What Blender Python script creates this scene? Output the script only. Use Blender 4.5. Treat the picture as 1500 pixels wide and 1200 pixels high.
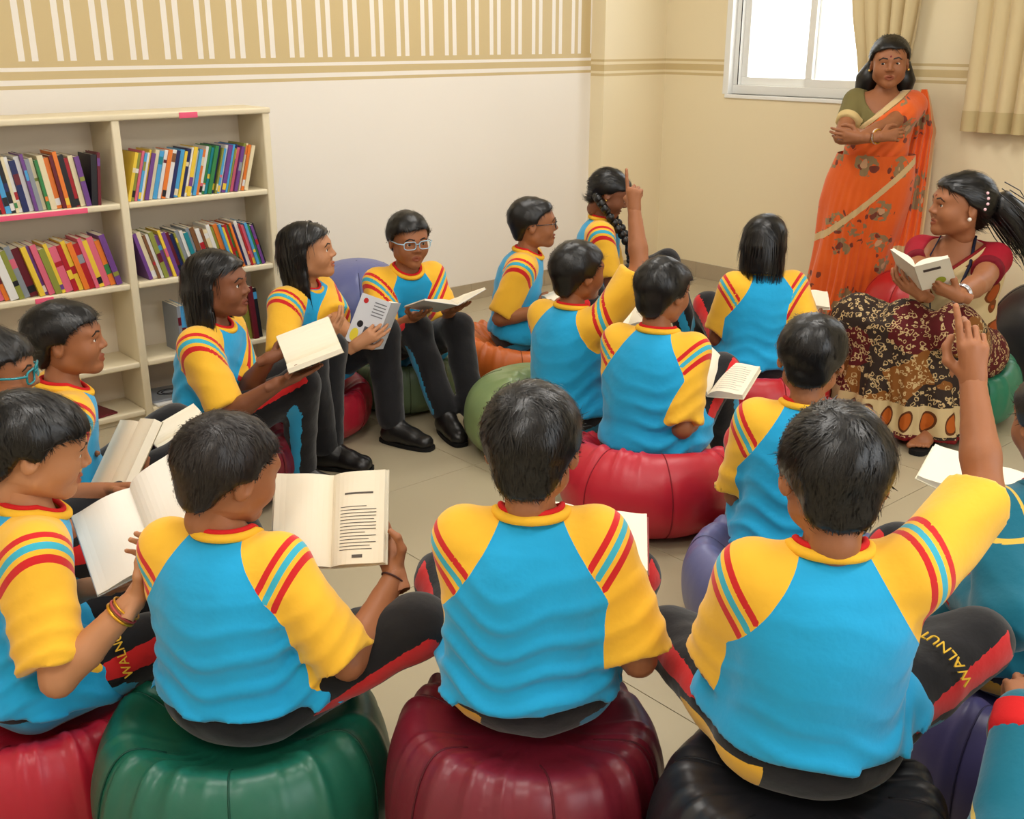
import bpy, bmesh, math, random
import numpy as np
from mathutils import Vector, Matrix

for _o in list(bpy.data.objects):
    bpy.data.objects.remove(_o, do_unlink=True)
SC = bpy.context.scene
COL = SC.collection
random.seed(7)
RNG = np.random.default_rng(7)
rad = math.radians

# ------------------------------------------------------------------ camera
FPX = 1550.0                      # focal length in pixels of the 1500 x 1200 frame
CAM_H = 1.5
TILT = math.atan(547.0 / FPX)
HEAD = rad(49.0)                  # camera heading measured from the wall_left direction (+X)
C0 = np.array([0.0, 0.0, CAM_H])
FWD = np.array([math.cos(HEAD) * math.cos(TILT), math.sin(HEAD) * math.cos(TILT), -math.sin(TILT)])
RT = np.array([math.sin(HEAD), -math.cos(HEAD), 0.0])
UPV = np.cross(RT, FWD)
FH = np.array([math.cos(HEAD), math.sin(HEAD), 0.0])      # horizontal forward
UP = np.array([0.0, 0.0, 1.0])


def px(u, v, d):
    """point seen at pixel (u, v) at depth d"""
    return C0 + (FWD + RT * (u - 750) / FPX - UPV * (v - 600) / FPX) * d


def px_z(u, v, z):
    r = FWD + RT * (u - 750) / FPX - UPV * (v - 600) / FPX
    return C0 + r * ((z - CAM_H) / r[2])


def px_y(u, v, y):
    r = FWD + RT * (u - 750) / FPX - UPV * (v - 600) / FPX
    return C0 + r * (y / r[1])


def px_x(u, v, x):
    r = FWD + RT * (u - 750) / FPX - UPV * (v - 600) / FPX
    return C0 + r * (x / r[0])


def topx(p):
    q = np.asarray(p) - C0
    z = q @ FWD
    return 750 + FPX * (q @ RT) / z, 600 - FPX * (q @ UPV) / z, z


def dirv(r, f, u):
    """direction from right / forward / up components of the camera's plan"""
    v = RT * r + FH * f + UP * u
    return v / np.linalg.norm(v)


cam_d = bpy.data.cameras.new('camera')
cam = bpy.data.objects.new('camera', cam_d)
COL.objects.link(cam)
cam_d.sensor_width = 36.0
cam_d.lens = 36.0 * FPX / 1500.0
cam_d.clip_start = 0.05
M = Matrix.Identity(4)
for i in range(3):
    M[i][0], M[i][1], M[i][2], M[i][3] = RT[i], UPV[i], -FWD[i], C0[i]
cam.matrix_world = M
SC.camera = cam

# ------------------------------------------------------------------ light
SC.view_settings.view_transform = 'Standard'
SC.view_settings.look = 'None'
SC.view_settings.gamma = 1.0
SC.view_settings.use_curve_mapping = False
SC.view_settings.exposure = 0.14
world = bpy.data.worlds.new('world')
SC.world = world
world.use_nodes = True
_bg = world.node_tree.nodes['Background']
_bg.inputs[0].default_value = (0.93, 0.97, 1.0, 1)
_bg.inputs[1].default_value = 4.2


def area_light(name, loc, rot, sx, sy, power, color):
    d = bpy.data.lights.new(name, 'AREA')
    d.shape = 'RECTANGLE'
    d.size, d.size_y = sx, sy
    d.energy = power
    d.color = color
    o = bpy.data.objects.new(name, d)
    o.location = loc
    o.rotation_euler = rot
    COL.objects.link(o)
    return o


# added tube lamps, out of view, to fill the room (their housings are built with the ceiling) and daylight of the windows
CEIL = 3.0
WX, WY = 5.44, 4.87               # wall_right plane, wall_left plane
FILL_LAMPS = [(0.9, 1.6), (3.2, 1.9), (0.9, 3.6), (3.4, 3.7), (2.0, 0.0), (-0.6, 0.4)]
for lx, ly in FILL_LAMPS:
    area_light('added_fill_light', (lx, ly, CEIL - 0.09), (0, 0, 0), 1.2, 0.25, 9 if ly > 3 and lx < 1.5 else 19, (1.0, 0.97, 0.92))




for nm, loc, r, sx, sy in (('window_portal', (5.64, 3.70, 1.76), (0, rad(90), 0), 1.2, 1.1),
                           ('window_portal', (5.64, 1.83, 1.76), (0, rad(90), 0), 1.2, 1.1), ('window_portal', (2.2, -1.72, 1.7), (rad(90), 0, 0), 3.2, 1.5)):
    _l = area_light(nm, loc, r, sx, sy, 1.0, (1, 1, 1))
    _l.data.cycles.is_portal = True      # guides sky light through the openings


# ------------------------------------------------------------------ helpers
def lin(r, g, b):
    def c(x):
        x /= 255.0
        return x / 12.92 if x <= 0.04045 else ((x + 0.055) / 1.055) ** 2.4
    return (c(r), c(g), c(b), 1.0)


MATS = {}


def _new_mat(name):
    m = bpy.data.materials.new(name)
    m.use_nodes = True
    nt = m.node_tree
    b = nt.nodes['Principled BSDF']
    return m, nt, b


def bump(nt, b, scale, strength, detail=3.0, dist=0.01, stretch=None, kind='noise'):
    tc = nt.nodes.new('ShaderNodeTexCoord')
    src = tc.outputs['Object']
    if stretch:
        mp = nt.nodes.new('ShaderNodeMapping')
        mp.inputs['Scale'].default_value = stretch
        nt.links.new(src, mp.inputs['Vector'])
        src = mp.outputs['Vector']
    if kind == 'noise':
        t = nt.nodes.new('ShaderNodeTexNoise')
        t.inputs['Detail'].default_value = detail
        out = t.outputs['Fac']
    else:
        t = nt.nodes.new('ShaderNodeTexVoronoi')
        out = t.outputs['Distance']
    t.inputs['Scale'].default_value = scale
    nt.links.new(src, t.inputs['Vector'])
    bp = nt.nodes.new('ShaderNodeBump')
    bp.inputs['Strength'].default_value = strength
    bp.inputs['Distance'].default_value = dist
    nt.links.new(out, bp.inputs['Height'])
    nt.links.new(bp.outputs['Normal'], b.inputs['Normal'])
    return t


def mottle(nt, color_socket_src, b, scale, amount, base):
    """slight colour variation of a plain surface"""
    tc = nt.nodes.new('ShaderNodeTexCoord')
    t = nt.nodes.new('ShaderNodeTexNoise')
    t.inputs['Scale'].default_value = scale
    t.inputs['Detail'].default_value = 4
    nt.links.new(tc.outputs['Object'], t.inputs['Vector'])
    mx = nt.nodes.new('ShaderNodeMix')
    mx.data_type = 'RGBA'
    mx.inputs['A'].default_value = [c * (1 - amount) for c in base[:3]] + [1]
    mx.inputs['B'].default_value = [min(1, c * (1 + amount)) for c in base[:3]] + [1]
    nt.links.new(t.outputs['Fac'], mx.inputs['Factor'])
    nt.links.new(mx.outputs['Result'], b.inputs['Base Color'])


def mat(name, color, rough=0.6, spec=0.4, bump_scale=0, bump_str=0.0, mott=0.0, mott_scale=6, metal=0.0,
        stretch=None, coat=0.0, bdist=0.01, sheen=0.0, emit=None):
    if name in MATS:
        return MATS[name]
    m, nt, b = _new_mat(name)
    b.inputs['Base Color'].default_value = color
    b.inputs['Roughness'].default_value = rough
    b.inputs['Specular IOR Level'].default_value = spec
    b.inputs['Metallic'].default_value = metal
    b.inputs['Coat Weight'].default_value = coat
    b.inputs['Sheen Weight'].default_value = sheen
    if emit:
        b.inputs['Emission Color'].default_value = emit[0]
        b.inputs['Emission Strength'].default_value = emit[1]
    if bump_scale:
        bump(nt, b, bump_scale, bump_str, stretch=stretch, dist=bdist)
    if mott:
        mottle(nt, None, b, mott_scale, mott, color)
    MATS[name] = m
    return m


def mat_layers(name, base, layers, rough=0.75, spec=0.25, bump_scale=0, bump_str=0.0, stretch=None, bdist=0.01, sheen=0.0,
               soft=0.0, mott=0.0):
    """base colour with crisp colour fields: each layer is (mesh attribute, colour), drawn where the attribute is > 0"""
    if name in MATS:
        return MATS[name]
    m, nt, b = _new_mat(name)
    b.inputs['Roughness'].default_value = rough
    b.inputs['Specular IOR Level'].default_value = spec
    b.inputs['Sheen Weight'].default_value = sheen
    rgb = nt.nodes.new('ShaderNodeRGB')
    rgb.outputs[0].default_value = base
    cur = rgb.outputs[0]
    if mott:
        tc = nt.nodes.new('ShaderNodeTexCoord')
        t = nt.nodes.new('ShaderNodeTexNoise')
        t.inputs['Scale'].default_value = 14
        t.inputs['Detail'].default_value = 5
        nt.links.new(tc.outputs['Object'], t.inputs['Vector'])
        mx = nt.nodes.new('ShaderNodeMix')
        mx.data_type = 'RGBA'
        mx.inputs['A'].default_value = [c * (1 - mott) for c in base[:3]] + [1]
        mx.inputs['B'].default_value = [min(1, c * (1 + mott)) for c in base[:3]] + [1]
        nt.links.new(t.outputs['Fac'], mx.inputs['Factor'])
        cur = mx.outputs['Result']
    for attr, col in layers:
        a = nt.nodes.new('ShaderNodeAttribute')
        a.attribute_name = attr
        if soft:
            g = nt.nodes.new('ShaderNodeMapRange')
            g.inputs['From Min'].default_value = -soft
            g.inputs['From Max'].default_value = soft
            nt.links.new(a.outputs['Fac'], g.inputs['Value'])
            fac = g.outputs['Result']
        else:
            g = nt.nodes.new('ShaderNodeMath')
            g.operation = 'GREATER_THAN'
            g.inputs[1].default_value = 0.0
            nt.links.new(a.outputs['Fac'], g.inputs[0])
            fac = g.outputs[0]
        mx = nt.nodes.new('ShaderNodeMix')
        mx.data_type = 'RGBA'
        nt.links.new(fac, mx.inputs['Factor'])
        nt.links.new(cur, mx.inputs['A'])
        mx.inputs['B'].default_value = col
        cur = mx.outputs['Result']
    nt.links.new(cur, b.inputs['Base Color'])
    if bump_scale:
        bump(nt, b, bump_scale, bump_str, stretch=stretch, dist=bdist)
    MATS[name] = m
    return m


def build_mesh(name, V, quads=None, tris=None, smooth=True, attrs=None):
    V = np.asarray(V, dtype=np.float32)
    me = bpy.data.meshes.new(name)
    nq = 0 if quads is None else len(quads)
    ntr = 0 if tris is None else len(tris)
    me.vertices.add(len(V))
    me.vertices.foreach_set('co', V.ravel())
    loops, starts, totals = [], [], []
    if nq:
        loops.append(np.asarray(quads, dtype=np.int32).ravel())
        starts.append(np.arange(nq, dtype=np.int32) * 4)
        totals.append(np.full(nq, 4, np.int32))
    if ntr:
        loops.append(np.asarray(tris, dtype=np.int32).ravel())
        starts.append(nq * 4 + np.arange(ntr, dtype=np.int32) * 3)
        totals.append(np.full(ntr, 3, np.int32))
    L = np.concatenate(loops)
    me.loops.add(len(L))
    me.loops.foreach_set('vertex_index', L)
    me.polygons.add(nq + ntr)
    me.polygons.foreach_set('loop_start', np.concatenate(starts))
    me.polygons.foreach_set('loop_total', np.concatenate(totals))
    me.polygons.foreach_set('use_smooth', np.full(nq + ntr, smooth, dtype=bool))
    me.update(calc_edges=True)
    if attrs:
        for k, a in attrs.items():
            at = me.attributes.new(k, 'FLOAT', 'POINT')
            at.data.foreach_set('value', np.asarray(a, np.float32))
    me.validate()
    return me


def obj(name, me, material=None, parent=None, loc=None):
    o = bpy.data.objects.new(name, me)
    COL.objects.link(o)
    if material is not None and me is not None and len(me.materials) == 0:
        me.materials.append(material)
    if parent is not None:
        o.parent = parent
    if loc is not None:
        o.location = loc
    return o


def tag(o, label=None, cat=None, group=None, kind=None):
    if label:
        o['label'] = label
    if cat:
        o['category'] = cat
    if group:
        o['group'] = group
    if kind:
        o['kind'] = kind
    return o


def empty(name, loc=(0, 0, 0), rotz=0.0):
    o = bpy.data.objects.new(name, None)
    o.empty_display_size = 0.1
    COL.objects.link(o)
    o.location = loc
    o.rotation_euler = (0, 0, rotz)
    return o


class Shape:
    """collects verts and faces; boxes, tubes, lofts"""

    def __init__(self):
        self.V, self.Q, self.T, self.n = [], [], [], 0

    def add(self, V, Q=None, T=None):
        V = np.asarray(V, float).reshape(-1, 3)
        if Q is not None and len(Q):
            self.Q.append(np.asarray(Q, int) + self.n)
        if T is not None and len(T):
            self.T.append(np.asarray(T, int) + self.n)
        self.V.append(V)
        self.n += len(V)
        return self

    def box(self, lo, hi, M=None, bev=0.0):
        lo, hi = np.array(lo, float), np.array(hi, float)
        if bev <= 0:
            V = np.array([[x, y, z] for x in (lo[0], hi[0]) for y in (lo[1], hi[1]) for z in (lo[2], hi[2])])
            Q = [[0, 1, 3, 2], [4, 6, 7, 5], [0, 4, 5, 1], [2, 3, 7, 6], [0, 2, 6, 4], [1, 5, 7, 3]]
            if M is not None:
                V = V @ np.array(M)[:3, :3].T + np.array(M)[:3, 3]
            return self.add(V, Q)
        bm = bmesh.new()
        bmesh.ops.create_cube(bm, size=1.0)
        c, s = (lo + hi) / 2, hi - lo
        for v in bm.verts:
            v.co = Vector((v.co.x * s[0] + c[0], v.co.y * s[1] + c[1], v.co.z * s[2] + c[2]))
        bmesh.ops.bevel(bm, geom=list(bm.edges), offset=bev, segments=2, profile=0.6, affect='EDGES')
        bm.verts.ensure_lookup_table()
        V = np.array([v.co[:] for v in bm.verts])
        if M is not None:
            V = V @ np.array(M)[:3, :3].T + np.array(M)[:3, 3]
        Q = [[v.index for v in f.verts] for f in bm.faces if len(f.verts) == 4]
        T = []
        for f in bm.faces:
            ids = [v.index for v in f.verts]
            if len(ids) != 4:
                for i in range(1, len(ids) - 1):
                    T.append([ids[0], ids[i], ids[i + 1]])
        bm.free()
        return self.add(V, Q, T)

    def tube(self, pts, r, n=8, closed=False, flat=1.0, caps=True):
        P = np.asarray(pts, float)
        m = len(P)
        R = np.full(m, r, float) if np.isscalar(r) else np.asarray(r, float)
        if closed:
            tan = np.roll(P, -1, 0) - np.roll(P, 1, 0)
        else:
            tan = np.gradient(P, axis=0)
        tan /= np.linalg.norm(tan, axis=1)[:, None] + 1e-12
        ref = np.array([0.0, 0.0, 1.0]) if abs(tan[0][2]) < 0.9 else np.array([1.0, 0.0, 0.0])
        V = []
        u = np.cross(tan[0], ref)
        u /= np.linalg.norm(u)
        for i in range(m):
            u = u - tan[i] * (u @ tan[i])
            u /= np.linalg.norm(u) + 1e-12
            w = np.cross(tan[i], u)
            for k in range(n):
                a = 2 * math.pi * k / n
                V.append(P[i] + R[i] * (math.cos(a) * u + math.sin(a) * w * flat))
        Q = []
        for i in range(m if closed else m - 1):
            j = (i + 1) % m
            for k in range(n):
                l = (k + 1) % n
                Q.append([i * n + k, i * n + l, j * n + l, j * n + k])
        T = []
        if not closed and caps:
            V.append(P[0])
            V.append(P[-1])
            a, b = m * n, m * n + 1
            for k in range(n):
                l = (k + 1) % n
                T.append([a, l, k])
                T.append([b, (m - 1) * n + k, (m - 1) * n + l])
        return self.add(V, Q, T)

    def grid(self, G, closed_u=False, flip=False):
        """G: (nu, nv, 3) points; quads between neighbours"""
        G = np.asarray(G, float)
        nu, nv = G.shape[:2]
        I = np.arange(nu * nv).reshape(nu, nv)
        if closed_u:
            A = I
            B = np.roll(I, -1, 0)
        else:
            A, B = I[:-1], I[1:]
        Q = np.stack([A[:, :-1], B[:, :-1], B[:, 1:], A[:, 1:]], -1).reshape(-1, 4)
        if flip:
            Q = Q[:, ::-1]
        return self.add(G.reshape(-1, 3), Q)

    def sphere(self, c, r, nu=12, nv=8):
        c = np.asarray(c, float)
        r = np.asarray(r, float) * np.ones(3)
        th = np.linspace(0, 2 * math.pi, nu, endpoint=False)
        ph = np.linspace(0, math.pi, nv + 1)[1:-1]
        V = [[math.sin(p) * math.cos(t), math.sin(p) * math.sin(t), math.cos(p)] for p in ph for t in th]
        V = V + [[0, 0, 1], [0, 0, -1]]
        Q, T = [], []
        for i in range(len(ph) - 1):
            for k in range(nu):
                l = (k + 1) % nu
                Q.append([i * nu + k, (i + 1) * nu + k, (i + 1) * nu + l, i * nu + l])
        a = len(ph) * nu
        for k in range(nu):
            l = (k + 1) % nu
            T.append([a, k, l])
            T.append([a + 1, (len(ph) - 1) * nu + l, (len(ph) - 1) * nu + k])
        return self.add(np.array(V) * r + c, Q, T)

    def mesh(self, name, smooth=False, attrs=None):
        return build_mesh(name, np.concatenate(self.V), np.concatenate(self.Q) if self.Q else None,
                          np.concatenate(self.T) if self.T else None, smooth, attrs)

    def build(self, name, material, parent=None, smooth=False, attrs=None, loc=None):
        return obj(name, self.mesh(name, smooth, attrs), material, parent, loc)


# ------------------------------------------------------------------ implicit surfaces
def smin(a, b, k):
    if k <= 0:
        return np.minimum(a, b)
    h = np.clip(0.5 + 0.5 * (b - a) / k, 0, 1)
    return b + (a - b) * h - k * h * (1 - h)


def smax(a, b, k):
    return -smin(-a, -b, k)


class Field:
    def __init__(self, lo, hi, step):
        self.lo = np.asarray(lo, float)
        self.step = step
        n = np.ceil((np.asarray(hi) - self.lo) / step).astype(int) + 1
        self.n = n
        self.ax = [self.lo[i] + step * np.arange(n[i]) for i in range(3)]
        self.v = np.full(n, 1.0)

    def region(self, lo, hi):
        a = np.maximum(np.floor((np.asarray(lo) - self.lo) / self.step).astype(int), 0)
        b = np.minimum(np.ceil((np.asarray(hi) - self.lo) / self.step).astype(int) + 1, self.n)
        if np.any(b <= a):
            return None
        s = tuple(slice(a[i], b[i]) for i in range(3))
        P = np.stack(np.meshgrid(self.ax[0][s[0]], self.ax[1][s[1]], self.ax[2][s[2]], indexing='ij'), -1)
        return s, P

    def add(self, fn, lo, hi, k=0.0, op='union'):
        m = k + 2.5 * self.step
        r = self.region(np.asarray(lo) - m, np.asarray(hi) + m)
        if r is None:
            return self
        s, P = r
        d = fn(P)
        if op == 'union':
            self.v[s] = smin(self.v[s], d, k)
        else:
            self.v[s] = smax(self.v[s], -d, k)
        return self

    def cone(self, a, b, r1, r2, k=0.02, op='union', flat=None):
        a, b = np.asarray(a, float), np.asarray(b, float)
        r = max(r1, r2)
        self.add(lambda P: d_cone(P, a, b, r1, r2, flat), np.minimum(a, b) - r, np.maximum(a, b) + r, k, op)
        return self

    def ell(self, c, r, k=0.02, R=None, op='union'):
        c, r = np.asarray(c, float), np.asarray(r, float)
        m = r.max() if R is not None else r
        self.add(lambda P: d_ell(P, c, r, R), c - m, c + m, k, op)
        return self

    def cut(self, fn, k=0.0):
        """keep where fn(P) < 0 (whole grid)"""
        P = np.stack(np.meshgrid(*self.ax, indexing='ij'), -1)
        self.v = smax(self.v, fn(P), k)
        return self

    def net(self):
        return surface_net(self.v, self.lo, self.step)


def d_cone(P, a, b, r1, r2, flat=None):
    ba = b - a
    L2 = ba @ ba + 1e-12
    q = P - a
    t = np.clip((q @ ba) / L2, 0, 1)
    q = q - t[..., None] * ba
    if flat is not None:
        n, f = flat
        q = q + ((1.0 / f - 1.0) * (q @ n))[..., None] * n
        return (np.sqrt((q * q).sum(-1)) - (r1 + (r2 - r1) * t)) * min(1.0, f)
    return np.sqrt((q * q).sum(-1)) - (r1 + (r2 - r1) * t)


def d_ell(P, c, r, R=None):
    q = P - c
    if R is not None:
        q = q @ R                      # columns of R = ellipsoid axes
    q = q / r
    k0 = np.sqrt((q * q).sum(-1))
    q = q / r
    k1 = np.sqrt((q * q).sum(-1)) + 1e-9
    return k0 * (k0 - 1.0) / k1


def surface_net(v, lo, step):
    ins = v < 0
    n = np.array(v.shape)
    c = [[[v[i:n[0] - 1 + i, j:n[1] - 1 + j, k:n[2] - 1 + k] for k in (0, 1)] for j in (0, 1)] for i in (0, 1)]
    cnt = np.zeros(n - 1, np.int16)
    for i in (0, 1):
        for j in (0, 1):
            for k in (0, 1):
                cnt += (c[i][j][k] < 0)
    act = (cnt > 0) & (cnt < 8)
    idx = np.argwhere(act)
    if len(idx) == 0:
        return np.zeros((0, 3)), np.zeros((0, 4), int)
    vid = np.full(n - 1, -1, np.int64)
    vid[act] = np.arange(len(idx))
    cv = np.empty((len(idx), 2, 2, 2))
    for i in (0, 1):
        for j in (0, 1):
            for k in (0, 1):
                cv[:, i, j, k] = c[i][j][k][act]
    acc = np.zeros((len(idx), 3))
    num = np.zeros(len(idx))
    for axis in range(3):
        for p in (0, 1):
            for q in (0, 1):
                s0 = [p, q]
                s0.insert(axis, 0)
                s1 = list(s0)
                s1[axis] = 1
                a = cv[:, s0[0], s0[1], s0[2]]
                b = cv[:, s1[0], s1[1], s1[2]]
                m = (a < 0) != (b < 0)
                t = np.where(m, a / np.where(m, a - b, 1), 0)
                pos = np.zeros((len(idx), 3))
                pos[:] = s0
                pos[:, axis] = t
                acc += pos * m[:, None]
                num += m
    V = lo + step * (idx + acc / num[:, None])
    Q = []
    for axis in range(3):
        o = [0, 1, 2]
        o.remove(axis)
        sl0 = [slice(None)] * 3
        sl1 = [slice(None)] * 3
        sl0[axis] = slice(0, -1)
        sl1[axis] = slice(1, None)
        a = ins[tuple(sl0)]
        b = ins[tuple(sl1)]
        e = np.argwhere(a != b)
        e = e[(e[:, o[0]] > 0) & (e[:, o[1]] > 0) & (e[:, o[0]] < n[o[0]] - 1) & (e[:, o[1]] < n[o[1]] - 1)]
        if len(e) == 0:
            continue
        sign = a[e[:, 0], e[:, 1], e[:, 2]]

        def g(d0, d1):
            x = e.copy()
            x[:, o[0]] += d0
            x[:, o[1]] += d1
            return vid[x[:, 0], x[:, 1], x[:, 2]]
        q = np.stack([g(-1, -1), g(0, -1), g(0, 0), g(-1, 0)], 1)
        flip = sign if axis != 1 else ~sign
        q[~flip] = q[~flip][:, ::-1]
        Q.append(q)
    Q = np.concatenate(Q)
    Q = Q[(Q >= 0).all(1)]
    return V, Q


def vnormals(V, Q):
    n = np.zeros_like(V)
    fn = np.cross(V[Q[:, 2]] - V[Q[:, 0]], V[Q[:, 3]] - V[Q[:, 1]])
    for i in range(4):
        np.add.at(n, Q[:, i], fn)
    return n / (np.linalg.norm(n, axis=1)[:, None] + 1e-12)


def nrm(v):
    v = np.asarray(v, float)
    return v / (np.linalg.norm(v) + 1e-12)


def rot(axis, deg):
    return np.array(Matrix.Rotation(rad(deg), 3, Vector(axis)))


def wob(P, f, seed):
    """cheap smooth 3D noise in -1..1 (sum of warped sines)"""
    r = np.random.default_rng(seed)
    out = 0
    for i in range(4):
        k = r.normal(size=3)
        k = k / np.linalg.norm(k) * f * (0.7 + 0.5 * i)
        out = out + np.sin(P @ k + r.uniform(0, 6.28) + 0.8 * out) / (1 + 0.6 * i)
    return out / 2.2
# ------------------------------------------------------------------ people
BLUE = lin(30, 162, 216)
YEL = lin(243, 186, 52)
RED = lin(206, 34, 36)
CYAN = lin(60, 175, 200)
BLACK = lin(22, 21, 24)
TEAL = lin(8, 100, 122)
SKINS = [lin(172, 116, 78), lin(156, 100, 66), lin(128, 78, 52), lin(186, 130, 92)]


def skin_mat(i):
    c = SKINS[i]
    lip = (c[0] * 0.75, c[1] * 0.5, c[2] * 0.52, 1)
    return mat_layers('skin_%d' % i, c, [('lip', lip), ('nail', (min(1, c[0] * 1.25), c[1] * 1.25, c[2] * 1.3, 1)), ('brow', lin(26, 18, 15)),
                                        ('bindi', lin(120, 10, 20))],
                      rough=0.5, spec=0.35, bump_scale=160, bump_str=0.08, bdist=0.002, mott=0.07)


def cloth(name, base, layers):
    return mat_layers(name, base, layers, rough=0.8, spec=0.2, bump_scale=38, bump_str=0.25, bdist=0.006, sheen=0.25, mott=0.05)


TEE = cloth('polo_knit', BLUE, [('sleeve', YEL), ('red', RED), ('cyan', CYAN), ('hemline', YEL)])
JACKET = cloth('teal_fleece', TEAL, [('piping', lin(214, 178, 70))])
TROUSER = cloth('black_track', BLACK, [('red', RED), ('cyan', lin(40, 150, 195)), ('yellow', YEL)])
COLLAR_Y = mat('collar_yellow', YEL, 0.8, 0.2, 300, 0.3, bdist=0.002)
COLLAR_R = mat('collar_red', RED, 0.8, 0.2, 300, 0.3, bdist=0.002)
HAIRM = mat('black_hair', lin(12, 10, 11), 0.36, 0.5, 240, 0.15, bdist=0.002)
HAIRB = mat('brown_black_hair', lin(26, 19, 17), 0.42, 0.45, 240, 0.15, bdist=0.002)
EYE = mat_layers('eye', lin(226, 220, 210), [('iris', lin(38, 22, 14)), ('pupil', lin(6, 5, 5))], rough=0.12, spec=0.6)
SHOE = mat('shoe_leather', lin(24, 22, 22), 0.35, 0.5, 90, 0.1, bdist=0.003)
SOLE = mat('shoe_sole', lin(14, 13, 13), 0.7, 0.3)
LACE = mat('shoe_lace', lin(40, 38, 38), 0.8, 0.2)


def head_field(step, hs, female=False, fat=1.0):
    """head in its own frame: x right, y forward, z up, origin between the ears"""
    F = Field((-0.11 * hs, -0.125 * hs, -0.16 * hs), (0.11 * hs, 0.14 * hs, 0.13 * hs), step)
    s = hs

    def e(c, r, k, op='union', R=None):
        F.ell(np.array(c) * s, np.array(r) * s, k * s, R, op)

    def cn(a, b, r1, r2, k, op='union'):
        F.cone(np.array(a) * s, np.array(b) * s, r1 * s, r2 * s, k * s, op)
    e((0, -0.012, 0.028), (0.076, 0.093, 0.080), 0.0)
    e((0, 0.028, -0.033), (0.056 * fat, 0.060, 0.066), 0.04)
    e((0, 0.052, 0.03), (0.058, 0.036, 0.045), 0.03)                   # forehead
    cn((-0.044 * fat, 0.005, -0.058), (-0.010, 0.064, -0.086), 0.021, 0.014, 0.03)   # jaw
    cn((0.044 * fat, 0.005, -0.058), (0.010, 0.064, -0.086), 0.021, 0.014, 0.03)
    for sx in (-1, 1):
        e((sx * 0.036 * fat, 0.058, -0.030), (0.026, 0.026, 0.026), 0.03)       # cheek
        e((sx * 0.031, 0.101, 0.003), (0.019, 0.017, 0.0115), 0.012, 'sub')    # socket
    cn((-0.040, 0.080, 0.024), (-0.010, 0.089, 0.020), 0.008, 0.008, 0.02)
    cn((0.040, 0.080, 0.024), (0.010, 0.089, 0.020), 0.008, 0.008, 0.02)
    cn((0, 0.086, 0.014), (0, 0.1045, -0.022), 0.0072, 0.0095, 0.013)             # nose
    for sx in (-1, 1):
        e((sx * 0.0125, 0.096, -0.027), (0.0070, 0.009, 0.0065), 0.007)
        # lids
        pts = [(0.014, 0.083, 0.004), (0.023, 0.0895, 0.0095), (0.034, 0.0885, 0.0098), (0.047, 0.0775, 0.003)]
        for a, b in zip(pts[:-1], pts[1:]):
            cn((sx * a[0], a[1], a[2]), (sx * b[0], b[1], b[2]), 0.0036, 0.0036, 0.004)
        pts = [(0.014, 0.083, 0.001), (0.025, 0.0865, -0.0065), (0.036, 0.085, -0.006), (0.047, 0.0775, 0.001)]
        for a, b in zip(pts[:-1], pts[1:]):
            cn((sx * a[0], a[1], a[2]), (sx * b[0], b[1], b[2]), 0.0032, 0.0032, 0.004)
    # lips
    cn((-0.020, 0.084, -0.058), (0, 0.0940, -0.0535), 0.0036, 0.0048, 0.006)
    cn((0.020, 0.084, -0.058), (0, 0.0940, -0.0535), 0.0036, 0.0048, 0.006)
    cn((-0.017, 0.084, -0.0635), (0, 0.0915, -0.0650), 0.0040, 0.0058, 0.006)
    cn((0.017, 0.084, -0.0635), (0, 0.0915, -0.0650), 0.0040, 0.0058, 0.006)
    e((0, 0.098, -0.0595), (0.022, 0.010, 0.0016), 0.003, 'sub')
    e((0, 0.073, -0.086), (0.016, 0.015, 0.015), 0.02)
    # ears
    for sx in (-1, 1):
        R = rot((0, 0, 1), sx * -24) @ rot((1, 0, 0), -10)
        e((sx * 0.077, -0.008, -0.004), (0.009, 0.019, 0.031), 0.006, R=R)
        e((sx * 0.086, -0.002, 0.002), (0.006, 0.011, 0.019), 0.006, 'sub', R=R)
    # neck stub
    cn((0, -0.020, -0.05), (0, -0.028, -0.10), 0.043, 0.040, 0.03)
    return F


def head_attrs(V, hs, bindi):
    x, y, z = (V / hs).T
    ax = np.abs(x)
    front = y > 0.055
    # eyebrow: arc over the eye
    zc = 0.0215 + 0.005 * np.clip((ax - 0.012) / 0.02, 0, 1) - 0.010 * np.clip((ax - 0.034) / 0.016, 0, 1)
    brow = np.where(front, np.minimum(0.0031 - np.abs(z - zc), np.minimum(ax - 0.011, 0.050 - ax)), -1)
    lip = np.where(front & (y > 0.078), 1 - ((x / 0.021) ** 2 + ((z + 0.0598) / 0.0115) ** 2), -1)
    b = np.where(front, 0.005 - np.sqrt(x ** 2 + (z - 0.032) ** 2), -1) if bindi else np.full(len(V), -1.0)
    return dict(brow=brow, lip=lip, bindi=b)


HAIRLINES = {
    # azimuth from the front (deg) -> lowest height of the hair cap
    'short': ([0, 25, 45, 62, 72, 84, 100, 125, 150, 180], [.062, .060, .050, .032, .004, .004, .004, -.045, -.070, -.078]),
    'boy2': ([0, 25, 45, 62, 74, 86, 100, 125, 150, 180], [.048, .050, .044, .030, -.006, -.004, .000, -.050, -.078, -.086]),
    'bob': ([0, 25, 45, 62, 74, 86, 100, 125, 150, 180], [.064, .062, .052, .030, -.02, -.20, -.20, -.20, -.20, -.20]),
    'long': ([0, 25, 45, 62, 74, 86, 100, 125, 150, 180], [.066, .062, .050, .034, -.01, -.20, -.22, -.22, -.22, -.22]),
    'jaw': ([0, 25, 45, 62, 74, 86, 100, 125, 150, 180], [.060, .060, .050, .030, -.03, -.20, -.20, -.20, -.20, -.20]),
    'tied': ([0, 25, 45, 62, 74, 86, 100, 125, 150, 180], [.066, .062, .050, .034, .012, .006, -.002, -.050, -.075, -.082]),
}


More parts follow.
